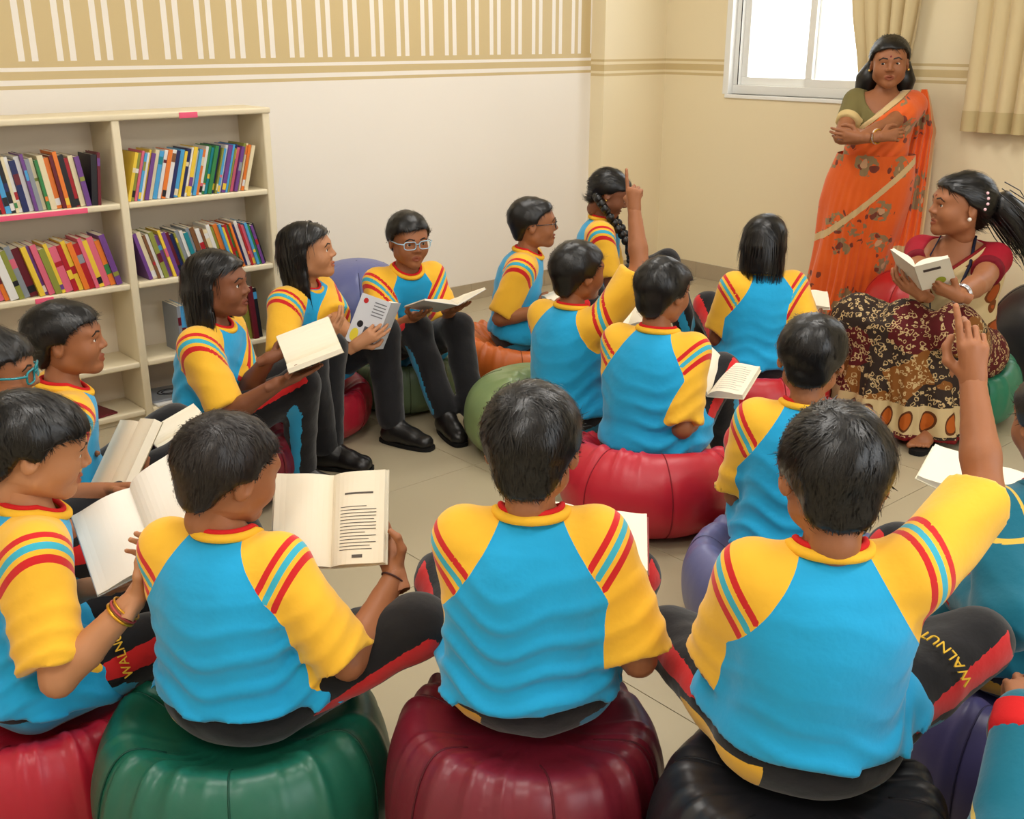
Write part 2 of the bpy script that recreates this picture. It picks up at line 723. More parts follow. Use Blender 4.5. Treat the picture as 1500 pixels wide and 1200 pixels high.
def hair_mesh(kind, hs, step, seed, strands, thick=1.0):
    s = hs
    lowz = {'bob': -0.165, 'long': -0.225, 'jaw': -0.112}.get(kind, -0.11)
    F = Field((-0.13 * s, -0.16 * s, (lowz - .03) * s), (0.13 * s, 0.13 * s, 0.15 * s), step)
    th = 0.013 * thick
    F.ell(np.array((0, -0.014, 0.030)) * s, np.array((0.076 + th, 0.093 + th, 0.079 + th)) * s, 0)
    F.ell(np.array((0, 0.050, 0.036)) * s, np.array((0.058 + th * .7, 0.038 + th * .7, 0.045 + th)) * s, 0.03 * s)
    if kind in ('bob', 'long', 'jaw'):
        n = 0.090 if kind == 'bob' else 0.088

        def hang(P):
            z = P[..., 2] / s
            w = np.interp(z, [-0.23, -0.12, 0.0, 0.05], [0.090, 0.094, n, 0.06])
            l = np.interp(z, [-0.23, -0.12, 0.0, 0.05], [0.078, 0.090, 0.096, 0.06])
            q = np.sqrt((P[..., 0] / (w * s)) ** 2 + ((P[..., 1] + 0.030 * s) / (l * s)) ** 2)
            return np.maximum((q - 1) * 0.085 * s, np.maximum(z * s - 0.05 * s, (lowz) * s - z * s))
        F.add(hang, np.array((-0.11, -0.14, lowz - .02)) * s, np.array((0.11, 0.08, 0.06)) * s, 0.03 * s)
    else:
        F.ell(np.array((0, -0.062, -0.045)) * s, np.array((0.054, 0.030, 0.045)) * s, 0.03 * s)
    az, zm = HAIRLINES[kind]

    def line(P):
        a = np.degrees(np.abs(np.arctan2(P[..., 0], P[..., 1] + 0.012 * s)))
        zl = np.interp(a, az, zm) * s
        return (zl - P[..., 2]) * 0.6
    F.cut(line, 0.006 * s)
    P = np.stack(np.meshgrid(*F.ax, indexing='ij'), -1)
    F.v += 0.0022 * s * wob(P, 90 / s, seed) + (0.0035 if kind not in ('tied',) else 0.001) * s * wob(P * np.array([1, 1, .35]), 45 / s, seed + 1)
    V, Q = F.net()
    S = Shape().add(V, Q)
    N = vnormals(V, Q)
    r = np.random.default_rng(seed)
    # strands lying on the cap, out of a whorl
    m = strands
    ids = r.integers(0, len(V), m)
    p = V[ids] + r.normal(size=(m, 3)) * step * 0.4
    n = N[ids]
    whorl = np.array((0.015 * r.choice([-1, 1]), -0.075, 0.095)) * s
    if kind in ('bob', 'long', 'jaw'):
        L = r.uniform(0.05, 0.10, m) * s
        flow = np.tile(np.array((0, 0, -1.0)), (m, 1))
        up = p[:, 2] > 0.05 * s
        part = np.stack([np.sign(p[:, 0]) * 1.0, -0.3 * np.ones(m), -0.6 * np.ones(m)], 1)
        flow[up] = part[up]
        L[up] *= 0.6
        curv = np.where(up, 1 / (0.10 * s), 1 / (0.5 * s))
        lift = 0.001
    elif kind == 'tied':
        L = r.uniform(0.03, 0.06, m) * s
        flow = np.tile(np.array((0, -1.0, -0.35)), (m, 1))
        flow[:, 0] = -p[:, 0] * 3
        curv = np.full(m, 1 / (0.11 * s))
        lift = 0.0005
    else:
        L = r.uniform(0.012, 0.026, m) * s * thick
        flow = p - whorl
        sw = np.cross(flow, np.array((0, 0, 1.0)))
        flow = flow + 0.5 * sw
        flow += r.normal(size=(m, 3)) * 0.014 * s
        low = p[:, 2] < 0.02 * s
        L[low] *= 0.55
        curv = np.full(m, 1 / (0.12 * s))
        lift = 0.05
    t = flow - n * (flow * n).sum(1)[:, None]
    t /= np.linalg.norm(t, axis=1)[:, None] + 1e-9
    w = np.cross(t, n)
    wd = r.uniform(0.0007, 0.0015, m) * s * (1.3 if kind in ('bob', 'long', 'jaw', 'tied') else 1.0)
    k = 4
    pts = []
    for i in range(k):
        f = i / (k - 1)
        sL = (L * f)[:, None]
        c = p + t * sL + n * (0.0004 + lift * sL * r.uniform(0.2, 1.0, m)[:, None] - 0.45 * curv[:, None] * sL ** 2)
        ww = (wd * (1 - 0.85 * f))[:, None]
        pts.append(c - w * ww)
        pts.append(c + w * ww)
    G = np.stack(pts, 1)                       # m, 2k, 3
    base = np.arange(m)[:, None] * 2 * k
    q = []
    for i in range(k - 1):
        q.append(np.concatenate([base + 2 * i, base + 2 * i + 1, base + 2 * i + 3, base + 2 * i + 2], 1))
    S.add(G.reshape(-1, 3), np.concatenate(q))
    return S


HEADS, HANDS = {}, {}


def hand_mesh(right, pose, s, step):
    key = (right, pose, round(s, 2), round(step, 4))
    if key not in HANDS:
        HANDS[key] = _hand_mesh(right, pose, round(s, 2), step)
    return HANDS[key]


def _hand_mesh(right, pose, s, step):
    """hand frame: origin wrist, y to the finger tips, z out of the back of the hand; thumb on -x for the right hand"""
    F = Field((-0.10 * s, -0.05 * s, -0.11 * s), (0.10 * s, 0.22 * s, 0.06 * s), step)
    sg = 1 if right else -1

    def cn(a, b, r1, r2, k=0.006, flat=None):
        a = np.array(a) * (sg, 1, 1) * s
        b = np.array(b) * (sg, 1, 1) * s
        F.cone(a, b, r1 * s, r2 * s, k * s, flat=flat)
    zax = (np.array((0, 0, 1.0)), 0.75)
    cn((0, -0.04, 0), (0, 0.01, 0), 0.026, 0.027, 0.01, flat=zax)
    cn((0, 0.0, 0), (-0.020, 0.080, 0.002), 0.022, 0.0145, 0.012)
    cn((0, 0.0, 0), (-0.002, 0.082, 0.004), 0.022, 0.0145, 0.012)
    cn((0.004, 0.0, 0), (0.021, 0.074, 0.000), 0.021, 0.0140, 0.012)
    base = [(-0.026, 0.086, 0.001), (-0.008, 0.090, 0.004), (0.010, 0.087, 0.002), (0.026, 0.078, -0.002)]
    segs = [(0.042, 0.026, 0.021), (0.046, 0.029, 0.022), (0.042, 0.027, 0.021), (0.033, 0.021, 0.019)]
    curls = {'hold': [(22, 34, 22), (26, 38, 24), (30, 40, 26), (34, 42, 28)],
             'grip': [(48, 55, 35), (52, 58, 36), (55, 60, 38), (58, 60, 38)],
             'point': [(2, 6, 4), (78, 88, 50), (84, 92, 55), (86, 92, 55)],
             'raise': [(4, 10, 8), (30, 48, 30), (45, 60, 36), (52, 66, 40)],
             'relax': [(20, 24, 14), (24, 28, 16), (28, 32, 18), (34, 34, 20)],
             'support': [(4, 6, 4), (4, 6, 4), (5, 6, 4), (6, 8, 4)],
             'flat': [(6, 8, 4), (6, 8, 4), (8, 8, 4), (10, 10, 6)]}[pose]
    spread = [-4, -1, 2, 6]
    tips = []
    for i in range(4):
        p = np.array(base[i])
        a = 0.0
        r = 0.0088 if i < 3 else 0.0076
        for j in range(3):
            a += rad(curls[i][j])
            d = np.array([math.sin(rad(spread[i])) * math.cos(a), math.cos(a), -math.sin(a)])
            q = p + d * segs[i][j]
            cn(p, q, r, r * 0.92, 0.004)
            r *= 0.92
            p = q
        nrm_d = np.array([0, math.sin(a), math.cos(a)])
        tips.append((p * (sg, 1, 1) * s, nrm_d))
    th = {'hold': [(-0.022, 0.022, -0.008), (-0.046, 0.048, -0.026), (-0.046, 0.078, -0.038), (-0.036, 0.100, -0.042)],
          'grip': [(-0.022, 0.022, -0.008), (-0.042, 0.046, -0.030), (-0.030, 0.074, -0.044), (-0.010, 0.090, -0.046)],
          'point': [(-0.022, 0.022, -0.008), (-0.042, 0.048, -0.026), (-0.026, 0.072, -0.042), (-0.004, 0.082, -0.046)],
          'raise': [(-0.022, 0.022, -0.008), (-0.048, 0.048, -0.020), (-0.048, 0.078, -0.034), (-0.036, 0.098, -0.040)],
          'support': [(-0.022, 0.022, -0.008), (-0.050, 0.046, -0.026), (-0.056, 0.074, -0.044), (-0.046, 0.096, -0.050)],
          'relax': [(-0.022, 0.022, -0.006), (-0.050, 0.048, -0.016), (-0.056, 0.078, -0.024), (-0.050, 0.102, -0.028)],
          'flat': [(-0.022, 0.022, -0.004), (-0.055, 0.046, -0.008), (-0.072, 0.070, -0.010), (-0.080, 0.092, -0.012)]}[pose]
    for (a, b, r1, r2) in zip(th[:-1], th[1:], (0.014, 0.0115, 0.0098), (0.0115, 0.0098, 0.0085)):
        cn(a, b, r1, r2, 0.008)
    V, Q = F.net()
    nail = np.full(len(V), -1.0)
    for p, nd in tips:
        c = p + nd * 0.006 * s
        nail = np.maximum(nail, 0.006 * s - np.linalg.norm((V - c), axis=1))
    return V, Q, nail


def ik(S, T, l1, l2, pole):
    S, T = np.asarray(S, float), np.asarray(T, float)
    v = T - S
    d = np.linalg.norm(v)
    dmax = (l1 + l2) * 0.995
    if d > dmax:
        v = v / d * dmax
        d = dmax
        T = S + v
    d = max(d, abs(l1 - l2) * 1.05 + 1e-4)
    u = v / np.linalg.norm(v)
    a = (l1 * l1 - l2 * l2 + d * d) / (2 * d)
    hh = math.sqrt(max(l1 * l1 - a * a, 0))
    p = np.asarray(pole, float)
    p = p - u * (p @ u)
    p = nrm(p)
    return S + u * a + p * hh, S + u * d


TORSO_Z = np.array([-0.10, -0.06, 0.0, 0.06, 0.12, 0.20, 0.28, 0.33, 0.37, 0.395, 0.415, 0.43])
TEE_RX = np.array([0.160, 0.166, 0.166, 0.158, 0.150, 0.148, 0.152, 0.150, 0.134, 0.105, 0.062, 0.03])
TEE_RY = np.array([0.120, 0.126, 0.126, 0.118, 0.110, 0.104, 0.102, 0.097, 0.086, 0.070, 0.050, 0.02])
ADULT_RX = np.array([0.150, 0.158, 0.160, 0.150, 0.136, 0.132, 0.144, 0.146, 0.134, 0.105, 0.062, 0.03])
ADULT_RY = np.array([0.115, 0.125, 0.125, 0.115, 0.104, 0.108, 0.124, 0.110, 0.088, 0.070, 0.050, 0.02])

PEOPLE = []


class Person:
    """one seated or standing figure; body, clothes and hair are children of an Empty on the floor under the hips"""

    def __init__(self, label, head, depth, yaw, s=0.93, lean=6, side=0, slouch=0.03, hy=None, hp=0, hr=0, skin=1, group=None,
                 hs=None, headoff=(0, 0.026, 0.120), rx=TEE_RX, ry=TEE_RY, twist=0, tl=0.88):
        self.s, self.skin, self.label = s, skin, label
        self.hs = hs if hs else 0.90
        self.step_f = 0.85 if depth < 2.1 else (1.2 if depth < 3.2 else 1.6)
        hc = px(*head, depth) if len(head) == 2 else np.array(head, float)
        th = rad(yaw)
        fac = FH * math.cos(th) + RT * math.sin(th)
        rgt = RT * math.cos(th) - FH * math.sin(th)
        self.R = np.stack([rgt, fac, UP], 1)                     # local -> world
        self.rx, self.ry, self.slouch = rx * s, ry * s, slouch * s
        self.tz = np.where(TORSO_Z > 0.28, TORSO_Z - 0.41 + 0.41 * tl, TORSO_Z * (0.41 * tl - 0.13) / 0.28) * s
        self.tl = tl
        self.T3 = rot((1, 0, 0), -lean) @ rot((0, 1, 0), side)   # torso -> local
        nb = self.T3 @ np.array((0, self.cy(0.41 * s * tl), 0.41 * s * tl))
        off = np.array(headoff) * s
        hip_w = hc - self.R @ (nb + off)
        self.o = np.array((hip_w[0], hip_w[1], 0.0))
        self.hip = np.array((0, 0, hip_w[2]))
        self.headc = self.R.T @ (hc - self.o)
        self.nb = self.hip + nb
        hyaw = yaw if hy is None else hy
        self.HR = rot((0, 0, 1), -(hyaw - yaw)) @ rot((1, 0, 0), hp) @ rot((0, 1, 0), hr)   # head -> local
        self.root = empty('person', tuple(self.o), math.atan2(self.R[1][0], self.R[0][0]))
        tag(self.root, label, 'person', group)
        self.parts = []
        self.attr_parts = []
        PEOPLE.append(self)
        self.seat = self.hip[2] - 0.092 * s

    def cy(self, z):
        t = np.clip(np.asarray(z) / (0.42 * self.s * self.tl), -0.3, 1.1)
        return -self.slouch * np.sin(np.pi * t * 0.9) * 1.0

    def loc(self, w):
        return self.R.T @ (np.asarray(w, float) - self.o)

    def wld(self, l):
        return self.o + self.R @ np.asarray(l, float)

    def tor(self, p):
        """torso coordinates (x, along front, z along spine) -> local"""
        return self.hip + self.T3 @ np.asarray(p, float)

    def torso_d(self, P, grow=0.0, z0=None, z1=None):
        q = (P - self.hip) @ self.T3
        z = q[..., 2]
        rx = np.maximum(np.interp(z, self.tz, self.rx) + grow, 0.02)
        ry = np.maximum(np.interp(z, self.tz, self.ry) + grow, 0.02)
        cy = self.cy(z)
        d = (np.sqrt((q[..., 0] / rx) ** 2 + ((q[..., 1] - cy) / ry) ** 2) - 1) * np.minimum(rx, ry) * 0.9
        z0 = self.tz[0] if z0 is None else z0
        z1 = self.tz[-1] if z1 is None else z1
        return np.maximum(d, np.maximum(z0 - z, z - z1))

    # -- skeleton ---------------------------------------------------------
    def arm(self, right, wrist=None, local=None, pole=None, fdir=None, palm=None, pose='relax', shrug=(0, 0, 0), ulen=0.235, flen=0.205,
            hscale=0.80):
        s = self.s
        sg = 1 if right else -1
        S = self.tor(np.array((sg * (0.122 + shrug[0]), float(self.cy(0.35 * s)) / s + shrug[1], 0.41 * self.tl - 0.058 + shrug[2])) * s)
        T = self.loc(wrist) if wrist is not None else np.array(local) * s + np.array((0, 0, self.hip[2]))
        pole = np.array((sg * 0.4, -0.5, -1.0)) if pole is None else np.array(pole, float)
        E, W = ik(S, T, ulen * s, flen * s, pole)
        fa = nrm(W - E)
        fd = nrm(self.R.T @ np.asarray(fdir)) if fdir is not None else fa
        pn = self.R.T @ np.asarray(palm) if palm is not None else np.array((-sg * 0.6, 0.2, -0.6))
        pn = nrm(pn - fd * (pn @ fd))
        z = -pn
        x = np.cross(fd, z)
        HM = np.stack([x, fd, z], 1)
        a = dict(S=S, E=E, W=W, HM=HM, pose=pose, hs=hscale * s, right=right)
        setattr(self, 'aR' if right else 'aL', a)
        return a

    def leg(self, right, knee=None, ankle=None, lk=None, la=None, foot=None, cross=False):
        """knee and ankle are hints: the foot is set on the floor within reach and the knee follows"""
        s = self.s
        sg = 1 if right else -1
        H = self.hip + np.array((sg * 0.075 * s, 0.01, -0.005))
        if knee is not None:
            K = self.loc(knee)
        else:
            K = self.hip + np.array(lk if lk is not None else (sg * 0.13, 0.32, 0.03)) * s
        if cross:
            K = H + nrm(K - H) * 0.345 * s
            A = np.array((-sg * 0.04 * s, 0.27 * s, self.hip[2] - 0.05))
            A = K + nrm(A - K) * min(0.33 * s, np.linalg.norm(A - K))
        else:
            if ankle is not None:
                A = self.loc(ankle)
            else:
                A = np.array(la) if la is not None else np.array((sg * 0.13 * s, 0.44 * s, 0.085))
            A[2] = 0.085
            reach = (0.345 + 0.345) * s * 0.99
            dz = H[2] - A[2]
            hmax = math.sqrt(max(reach ** 2 - dz ** 2, 0.01))
            hv = A[:2] - H[:2]
            hl = np.linalg.norm(hv)
            if hl > hmax:
                A[:2] = H[:2] + hv / hl * hmax
            K, A = ik(H, A, 0.345 * s, 0.345 * s, np.array((sg * 0.12, 0.35, 1.0)))
        f = self.R.T @ np.asarray(foot) if foot is not None else np.array((sg * 0.25, 1.0, 0))
        f[2] = 0
        setattr(self, 'lR' if right else 'lL', dict(H=H, K=K, A=A, f=nrm(f), right=right))

    # -- meshes -----------------------------------------------------------
    def bounds(self, pts, m):
        P = np.array(pts)
        return P.min(0) - m, P.max(0) + m

    def body(self, bindi=False, female=False, legs=True, head=True, fat=1.0, armr=1.0):
        s = self.s
        pts = [self.hip, self.nb, self.headc]
        for a in (self.aR, self.aL):
            pts += [a['S'], a['E'], a['W']]
        lo, hi = self.bounds(pts, 0.14)
        if legs:
            l2, h2 = self.bounds([self.lR['K'], self.lR['A'], self.lL['K'], self.lL['A'], self.hip], 0.10)
            lo, hi = np.minimum(lo, l2), np.maximum(hi, h2)
        F = Field(lo, hi, 0.0105 * self.step_f ** 0.5)
        F.add(lambda P: self.torso_d(P, -0.022 * s, -0.02 * s), *self.bounds([self.hip, self.nb], 0.18 * s))
        hb = self.headc + self.HR @ (np.array((0, -0.022, -0.055)) * self.hs)
        F.cone(self.nb + np.array((0, -0.004, -0.02)) * s, hb, 0.047 * s, 0.042 * self.hs, 0.03 * s)
        for a in (self.aR, self.aL):
            r = s * armr
            F.cone(self.tor((0, float(self.cy(.33 * s)), (0.41 * self.tl - 0.075) * s)), a['S'], 0.05 * s, 0.046 * r, 0.03)
            F.cone(a['S'], a['E'], 0.043 * r, 0.033 * r, 0.02)
            mid = a['E'] + (a['W'] - a['E']) * 0.35
            F.cone(a['E'], mid, 0.033 * r, 0.034 * r, 0.01)
            F.cone(mid, a['W'], 0.034 * r, 0.0235 * r, 0.01)
        if legs:
            F.ell(self.hip, np.array((0.13, 0.10, 0.085)) * s, 0.03)
            for l in (self.lR, self.lL):
                F.cone(l['H'], l['K'], 0.070 * s, 0.048 * s, 0.02)
                F.cone(l['K'], l['A'], 0.046 * s, 0.030 * s, 0.02)
        V, Q = F.net()
        S = Shape().add(V, Q)
        at = {k: [np.full(len(V), -1.0)] for k in ('brow', 'lip', 'bindi', 'nail')}
        if head:
            key = (self.step_f, self.hs, fat)
            if key not in HEADS:
                HEADS[key] = head_field(0.0036 * self.step_f ** 0.6, self.hs, female, fat).net()
            V, Q = HEADS[key]
            ha = head_attrs(V, self.hs, bindi)
            S.add(V @ self.HR.T + self.headc, Q)
            for k in at:
                at[k].append(ha.get(k, np.full(len(V), -1.0)))
        for a in (self.aR, self.aL):
            V, Q, nail = hand_mesh(a['right'], a['pose'], a['hs'], 0.0034 * self.step_f ** 0.6)
            S.add(V @ a['HM'].T + a['W'], Q)
            for k in at:
                at[k].append(nail if k == 'nail' else np.full(len(V), -1.0))
        o = S.build('body', skin_mat(self.skin), self.root, True, {k: np.concatenate(v) for k, v in at.items()})
        if head:
            for sx in (-1, 1):
                E = Shape().sphere((0, 0, 0), 0.0128 * self.hs, 20, 14)
                V = E.V[0]
                g = getattr(self, 'gaze', (0.0, 0.0))
                fdir = nrm((math.tan(rad(g[0])), 1.0, math.tan(rad(g[1]))))
                dd = np.linalg.norm(V / (0.0128 * self.hs) - fdir, axis=1)
                E.V[0] = (V + np.array((sx * 0.0312, 0.0765, 0.0015)) * self.hs) @ self.HR.T + self.headc
                E.build('eye', EYE, self.root, True, dict(iris=0.50 - dd, pupil=0.24 - dd))
        return o

    def hair(self, kind='short', strands=1500, material=None, seed=1, thick=1.0, step=None):
        S = hair_mesh(kind, self.hs, step or 0.0048 * self.step_f ** 0.5, seed, strands, thick)
        for i in range(len(S.V)):
            S.V[i] = S.V[i] @ self.HR.T + self.headc
        return S.build('hair', material or HAIRM, self.root, True)

    def tee(self, sleeve=0.80, seed=0, fold=1.0, material=None, longsleeve=False, hem=-0.012, sr=1.0, name='shirt', collar=True):
        s = self.s
        pts = [self.tor((0, 0, -0.1 * s)), self.nb]
        for a in (self.aR, self.aL):
            pts += [a['S'], a['E']] + ([a['W']] if longsleeve else [])
        lo, hi = self.bounds(pts, 0.20 * s)
        F = Field(lo, hi, 0.0072 * self.step_f ** 0.6)
        tb = self.bounds([self.tor((0, 0, -0.1 * s)), self.nb], 0.2 * s)
        F.add(lambda P: self.torso_d(P, 0.0, hem * s), *tb, 0.0)

        def skirt(P):       # the shirt lies over the trousers down to its hem
            d = d_ell(P, self.hip + np.array((0, -0.01, 0.0)) * s, np.array((0.170, 0.137, 0.114)) * s)
            for l in (self.lR, self.lL):
                d = np.minimum(d, d_cone(P, l['H'], l['H'] + (l['K'] - l['H']) * 0.22, 0.103 * s, 0.096 * s))
            return np.maximum(d, hem * s - ((P - self.hip) @ self.T3)[..., 2])
        F.add(skirt, *tb, 0.02 * s)

        def sl(P, a):
            ax = nrm(a['E'] - a['S'])
            d = d_cone(P, a['S'] - ax * 0.01, a['S'] + (a['E'] - a['S']) * sleeve, 0.060 * s * sr, 0.063 * s * sr)
            lim = (P - a['S']) @ ax - np.linalg.norm(a['E'] - a['S']) * sleeve
            return np.maximum(d, lim)

        def sl_long(P, a):
            d = d_cone(P, a['S'], a['E'], 0.062 * s, 0.054 * s)
            return smin(d, d_cone(P, a['E'], a['W'], 0.054 * s, 0.042 * s), 0.02)
        fn = sl_long if longsleeve else sl
        for a in (self.aR, self.aL):
            bb = self.bounds([a['S'], a['E']] + ([a['W']] if longsleeve else []), 0.08 * s)
            F.add(lambda P, a=a: fn(P, a), *bb, 0.030 * s)
            # shoulder yoke
            F.cone(self.tor((0, float(self.cy(.36 * s)), (0.41 * self.tl - 0.058) * s)), a['S'], 0.056 * s, 0.054 * s, 0.03 * s)
        # neck opening
        ndir = nrm(self.headc - self.nb)
        F.cone(self.nb + np.array((0, 0.012, -0.012)) * s, self.nb + ndir * 0.2, 0.052 * s, 0.075 * s, 0.01 * s, op='sub')
        # folds
        P = np.stack(np.meshgrid(*F.ax, indexing='ij'), -1)
        q = (P - self.hip) @ self.T3
        ang = np.arctan2(q[..., 0], q[..., 1])
        z = q[..., 2] / s
        r = np.random.default_rng(seed + 11)
        ph = r.uniform(0, 6.28, 6)
        nz_ = wob(q / s, 11, seed + 8)
        zf = z + 0.020 * np.sin(2 * ang + ph[0]) + 0.012 * np.sin(5 * ang + ph[1]) + 0.030 * nz_ - 1.7 * (q[..., 0] / s) ** 2
        w = np.sin(zf * 2 * np.pi / 0.062 + 1.6 * np.sin(3 * ang + ph[2]))
        w = np.maximum(w, -0.2)
        amp = np.interp(z, [-0.1, -0.03, 0.05, 0.14, 0.26, 0.34], [0.0, 0.0075, 0.008, 0.0055, 0.002, 0.0]) * np.clip(0.55 + 0.8 * wob(q / s, 14, seed + 9), 0.05, 1.1)
        big = 0.0035 * wob(q / s, 16, seed + 3) + 0.004 * wob(q / s * np.array([1, 1, .6]), 30, seed + 5)
        F.v -= s * fold * (amp * w + big * np.interp(z, [0.30, 0.40], [1, 0.3]))
        for a in (self.aR, self.aL):      # creases of the sleeves run along them
            ax = nrm(a['E'] - a['S'])
            qq = P - a['S']
            t = qq @ ax
            u = nrm(np.cross(ax, (0.3, 0.2, 0.9)))
            v = np.cross(ax, u)
            an = np.arctan2(qq @ u, qq @ v)
            near = np.clip(1 - np.abs(np.linalg.norm(qq - t[..., None] * ax, axis=-1) - 0.062 * s) / 0.03, 0, 1) * np.clip(t / 0.08, 0, 1)
            F.v -= near * 0.0042 * s * fold * np.sin(3 * an + 14 * t / s + ph[4]) * np.clip(t / 0.1, 0, 1)
        V, Q = F.net()
        q = (V - self.hip) @ self.T3
        x = np.abs(q[:, 0]) / s
        z = q[:, 2] / s + 0.41 - 0.41 * self.tl
        at = {}
        if not longsleeve:
            seam = 0.062 + (0.405 - z) * 0.62
            f1 = np.minimum(x - seam, z - 0.16)
            td = self.torso_d(V, 0.0)
            arms = np.full(len(V), 1.0)
            sc = np.full(len(V), -1.0)
            for a in (self.aR, self.aL):
                sg = 1 if a['right'] else -1
                arms = np.minimum(arms, sl(V, a))
                ad = nrm(self.T3.T @ (a['E'] - a['S']))
                n = nrm(0.62 * np.array((sg, 0, 0)) + 0.5 * ad)
                sv = ((q / s - np.array((0, 0, 0.41 * self.tl - 0.035))) @ n)
                m = q[:, 0] * sg > 0
                sc[m] = sv[m]
            f2 = td - arms - 0.004
            field = np.maximum(f1, f2)
            at['sleeve'] = field
            edge = field + 0.0
            at['red'] = np.minimum(np.maximum(0.0062 - np.abs(sc - 0.118), 0.0062 - np.abs(sc - 0.160)), edge)
            at['cyan'] = np.minimum(0.0062 - np.abs(sc - 0.139), edge)
            at['hemline'] = np.full(len(V), -1.0)
        else:
            at['piping'] = np.maximum(0.004 - np.abs(x - 0.105 - 0.10 * (z - .2) ** 2), np.where(z < .34, -1, 0.004 - np.abs(z - .345)))
            at['piping'] = np.where(z < 0.12, -1, at['piping'])
        if material is None:
            material = JACKET if longsleeve else TEE
        o = Shape().add(V, Q).build(name, material, self.root, True, at)
        if longsleeve:
            for a in (self.aR, self.aL):
                ax = nrm(a['W'] - a['E'])
                Shape().tube([a['W'] - ax * 0.035 * s, a['W'] - ax * 0.02 * s, a['W'] + ax * 0.012 * s, a['W'] + ax * 0.016 * s],
                             [0.0435 * s, 0.045 * s, 0.041 * s, 0.03 * s], 18).build('cuff', COLLAR_R, self.root, True)
        if collar:
            self.collar(JACKET if longsleeve else COLLAR_Y, COLLAR_R)
        return o

    def collar(self, my, mr):
        s = self.s
        ndir = nrm(nrm(self.headc - self.nb) + np.array((0, 0.0, 1.2)))
        c = self.nb + np.array((0, 0.006, 0.004)) * s
        u = np.array((1.0, 0, 0))
        v = nrm(np.cross(ndir, u))
        for nm, m, r0, h0, th in (('collar', my, 0.0640, -0.004, 0.0095), ('collar_lining', mr, 0.0560, 0.006, 0.0060)):
            pts = []
            for k in range(36):
                a = 2 * math.pi * k / 36
                dip = (0.006 - 0.028 * max(0, math.sin(a))) * s
                pts.append(c + u * math.cos(a) * r0 * s + v * math.sin(a) * r0 * 1.02 * s + ndir * (h0 * s + dip))
            Shape().tube(pts, th * s, 8, closed=True).build(nm, m, self.root, True)

    def trousers(self, seed=0, mode='track', name='trousers', material=None):
        s = self.s
        L, R = self.lL, self.lR
        lo, hi = self.bounds([self.hip, L['K'], L['A'], R['K'], R['A']], 0.17 * s)
        F = Field(lo, hi, 0.0085 * self.step_f ** 0.5)
        F.ell(self.hip + np.array((0, -0.01, 0.0)) * s, np.array((0.155, 0.122, 0.100)) * s, 0)
        for l in (L, R):
            F.cone(l['H'], l['K'], 0.088 * s, 0.062 * s, 0.035 * s)
            F.cone(l['K'], l['K'] + (l['A'] - l['K']) * 0.96, 0.060 * s, 0.054 * s, 0.03 * s)
        P = np.stack(np.meshgrid(*F.ax, indexing='ij'), -1)
        F.v -= s * (0.004 * wob(P / s, 28, seed) + 0.003 * wob(P / s, 60, seed + 2))
        F.cut(lambda P: 0.045 - P[..., 2])
        V, Q = F.net()
        red = np.full(len(V), -1.0)
        cy = np.full(len(V), -1.0)
        ye = np.full(len(V), -1.0)
        for l in (L, R):
            sg = 1 if l['right'] else -1
            ax = nrm(l['K'] - l['H'])
            Lt = np.linalg.norm(l['K'] - l['H'])
            q = V - l['H']
            t = (q @ ax) / Lt
            out = np.array((sg, 0, 0.0))
            out = nrm(out - ax * (out @ ax))
            upv = nrm(np.cross(out, ax)) * (1 if np.cross(out, ax)[2] > 0 else -1)
            qq = q - (t * Lt)[:, None] * ax
            ang = np.degrees(np.arctan2(qq @ out, qq @ upv))       # 0 = top of thigh, 90 = outer side
            dt = np.linalg.norm(qq, axis=1)
            ax2 = nrm(l['A'] - l['K'])
            Ls = np.linalg.norm(l['A'] - l['K'])
            q2 = V - l['K']
            t2 = (q2 @ ax2) / Ls
            qq2 = q2 - (t2 * Ls)[:, None] * ax2
            ds = np.linalg.norm(qq2, axis=1)
            side = ((V[:, 0] - self.hip[0]) * sg + 0.02) * 1500
            w = np.interp(t, [0.12, 0.4, 0.9, 1.1], [-6, 14, 22, 26])
            red = np.maximum(red, np.minimum.reduce([w - np.abs(ang - np.interp(t, [0, 1.1], [78, 60])), side, (1.10 - t) * 150, (ds - dt) * 900 + 22]))
            wb = np.interp(t, [-0.4, 0.1, 0.45, 0.55], [22, 20, 16, -6])
            hp_ = np.minimum.reduce([wb - np.abs(ang - 116), ((V[:, 0] - self.hip[0]) * sg - 0.095 * s) * 900, (0.58 - t) * 150])
            if l['right']:
                cy = np.maximum(cy, hp_)
            else:
                ye = np.maximum(ye, hp_)
            out2 = nrm(np.array((sg, 0.0, 0)) - ax2 * (ax2 @ np.array((sg, 0.0, 0))))
            fr = nrm(np.cross(out2, ax2)) * (1 if np.cross(out2, ax2)[1] > 0 else -1)
            ang2 = np.degrees(np.arctan2(qq2 @ out2, qq2 @ fr))
            cy = np.maximum(cy, np.minimum.reduce([np.interp(t2, [0.1, 0.25, 0.95, 1.0], [0, 20, 14, -5]) - np.abs(ang2 - 92), (t2 - 0.12) * 150, (dt - ds) * 900 + 20,
                                                  (0.095 * s - ds) * 900]))
            thigh = (side > 0) & (t < 1.1)
            if mode == 'yellow':
                ye = np.where(thigh, np.maximum(ye, np.minimum(0.10 - np.abs(t - 0.55), 1)), ye)
        if mode == 'yellow':
            red[:] = -1
        return Shape().add(V, Q).build(name, material or TROUSER, self.root, True, dict(red=red, cyan=cy, yellow=ye))

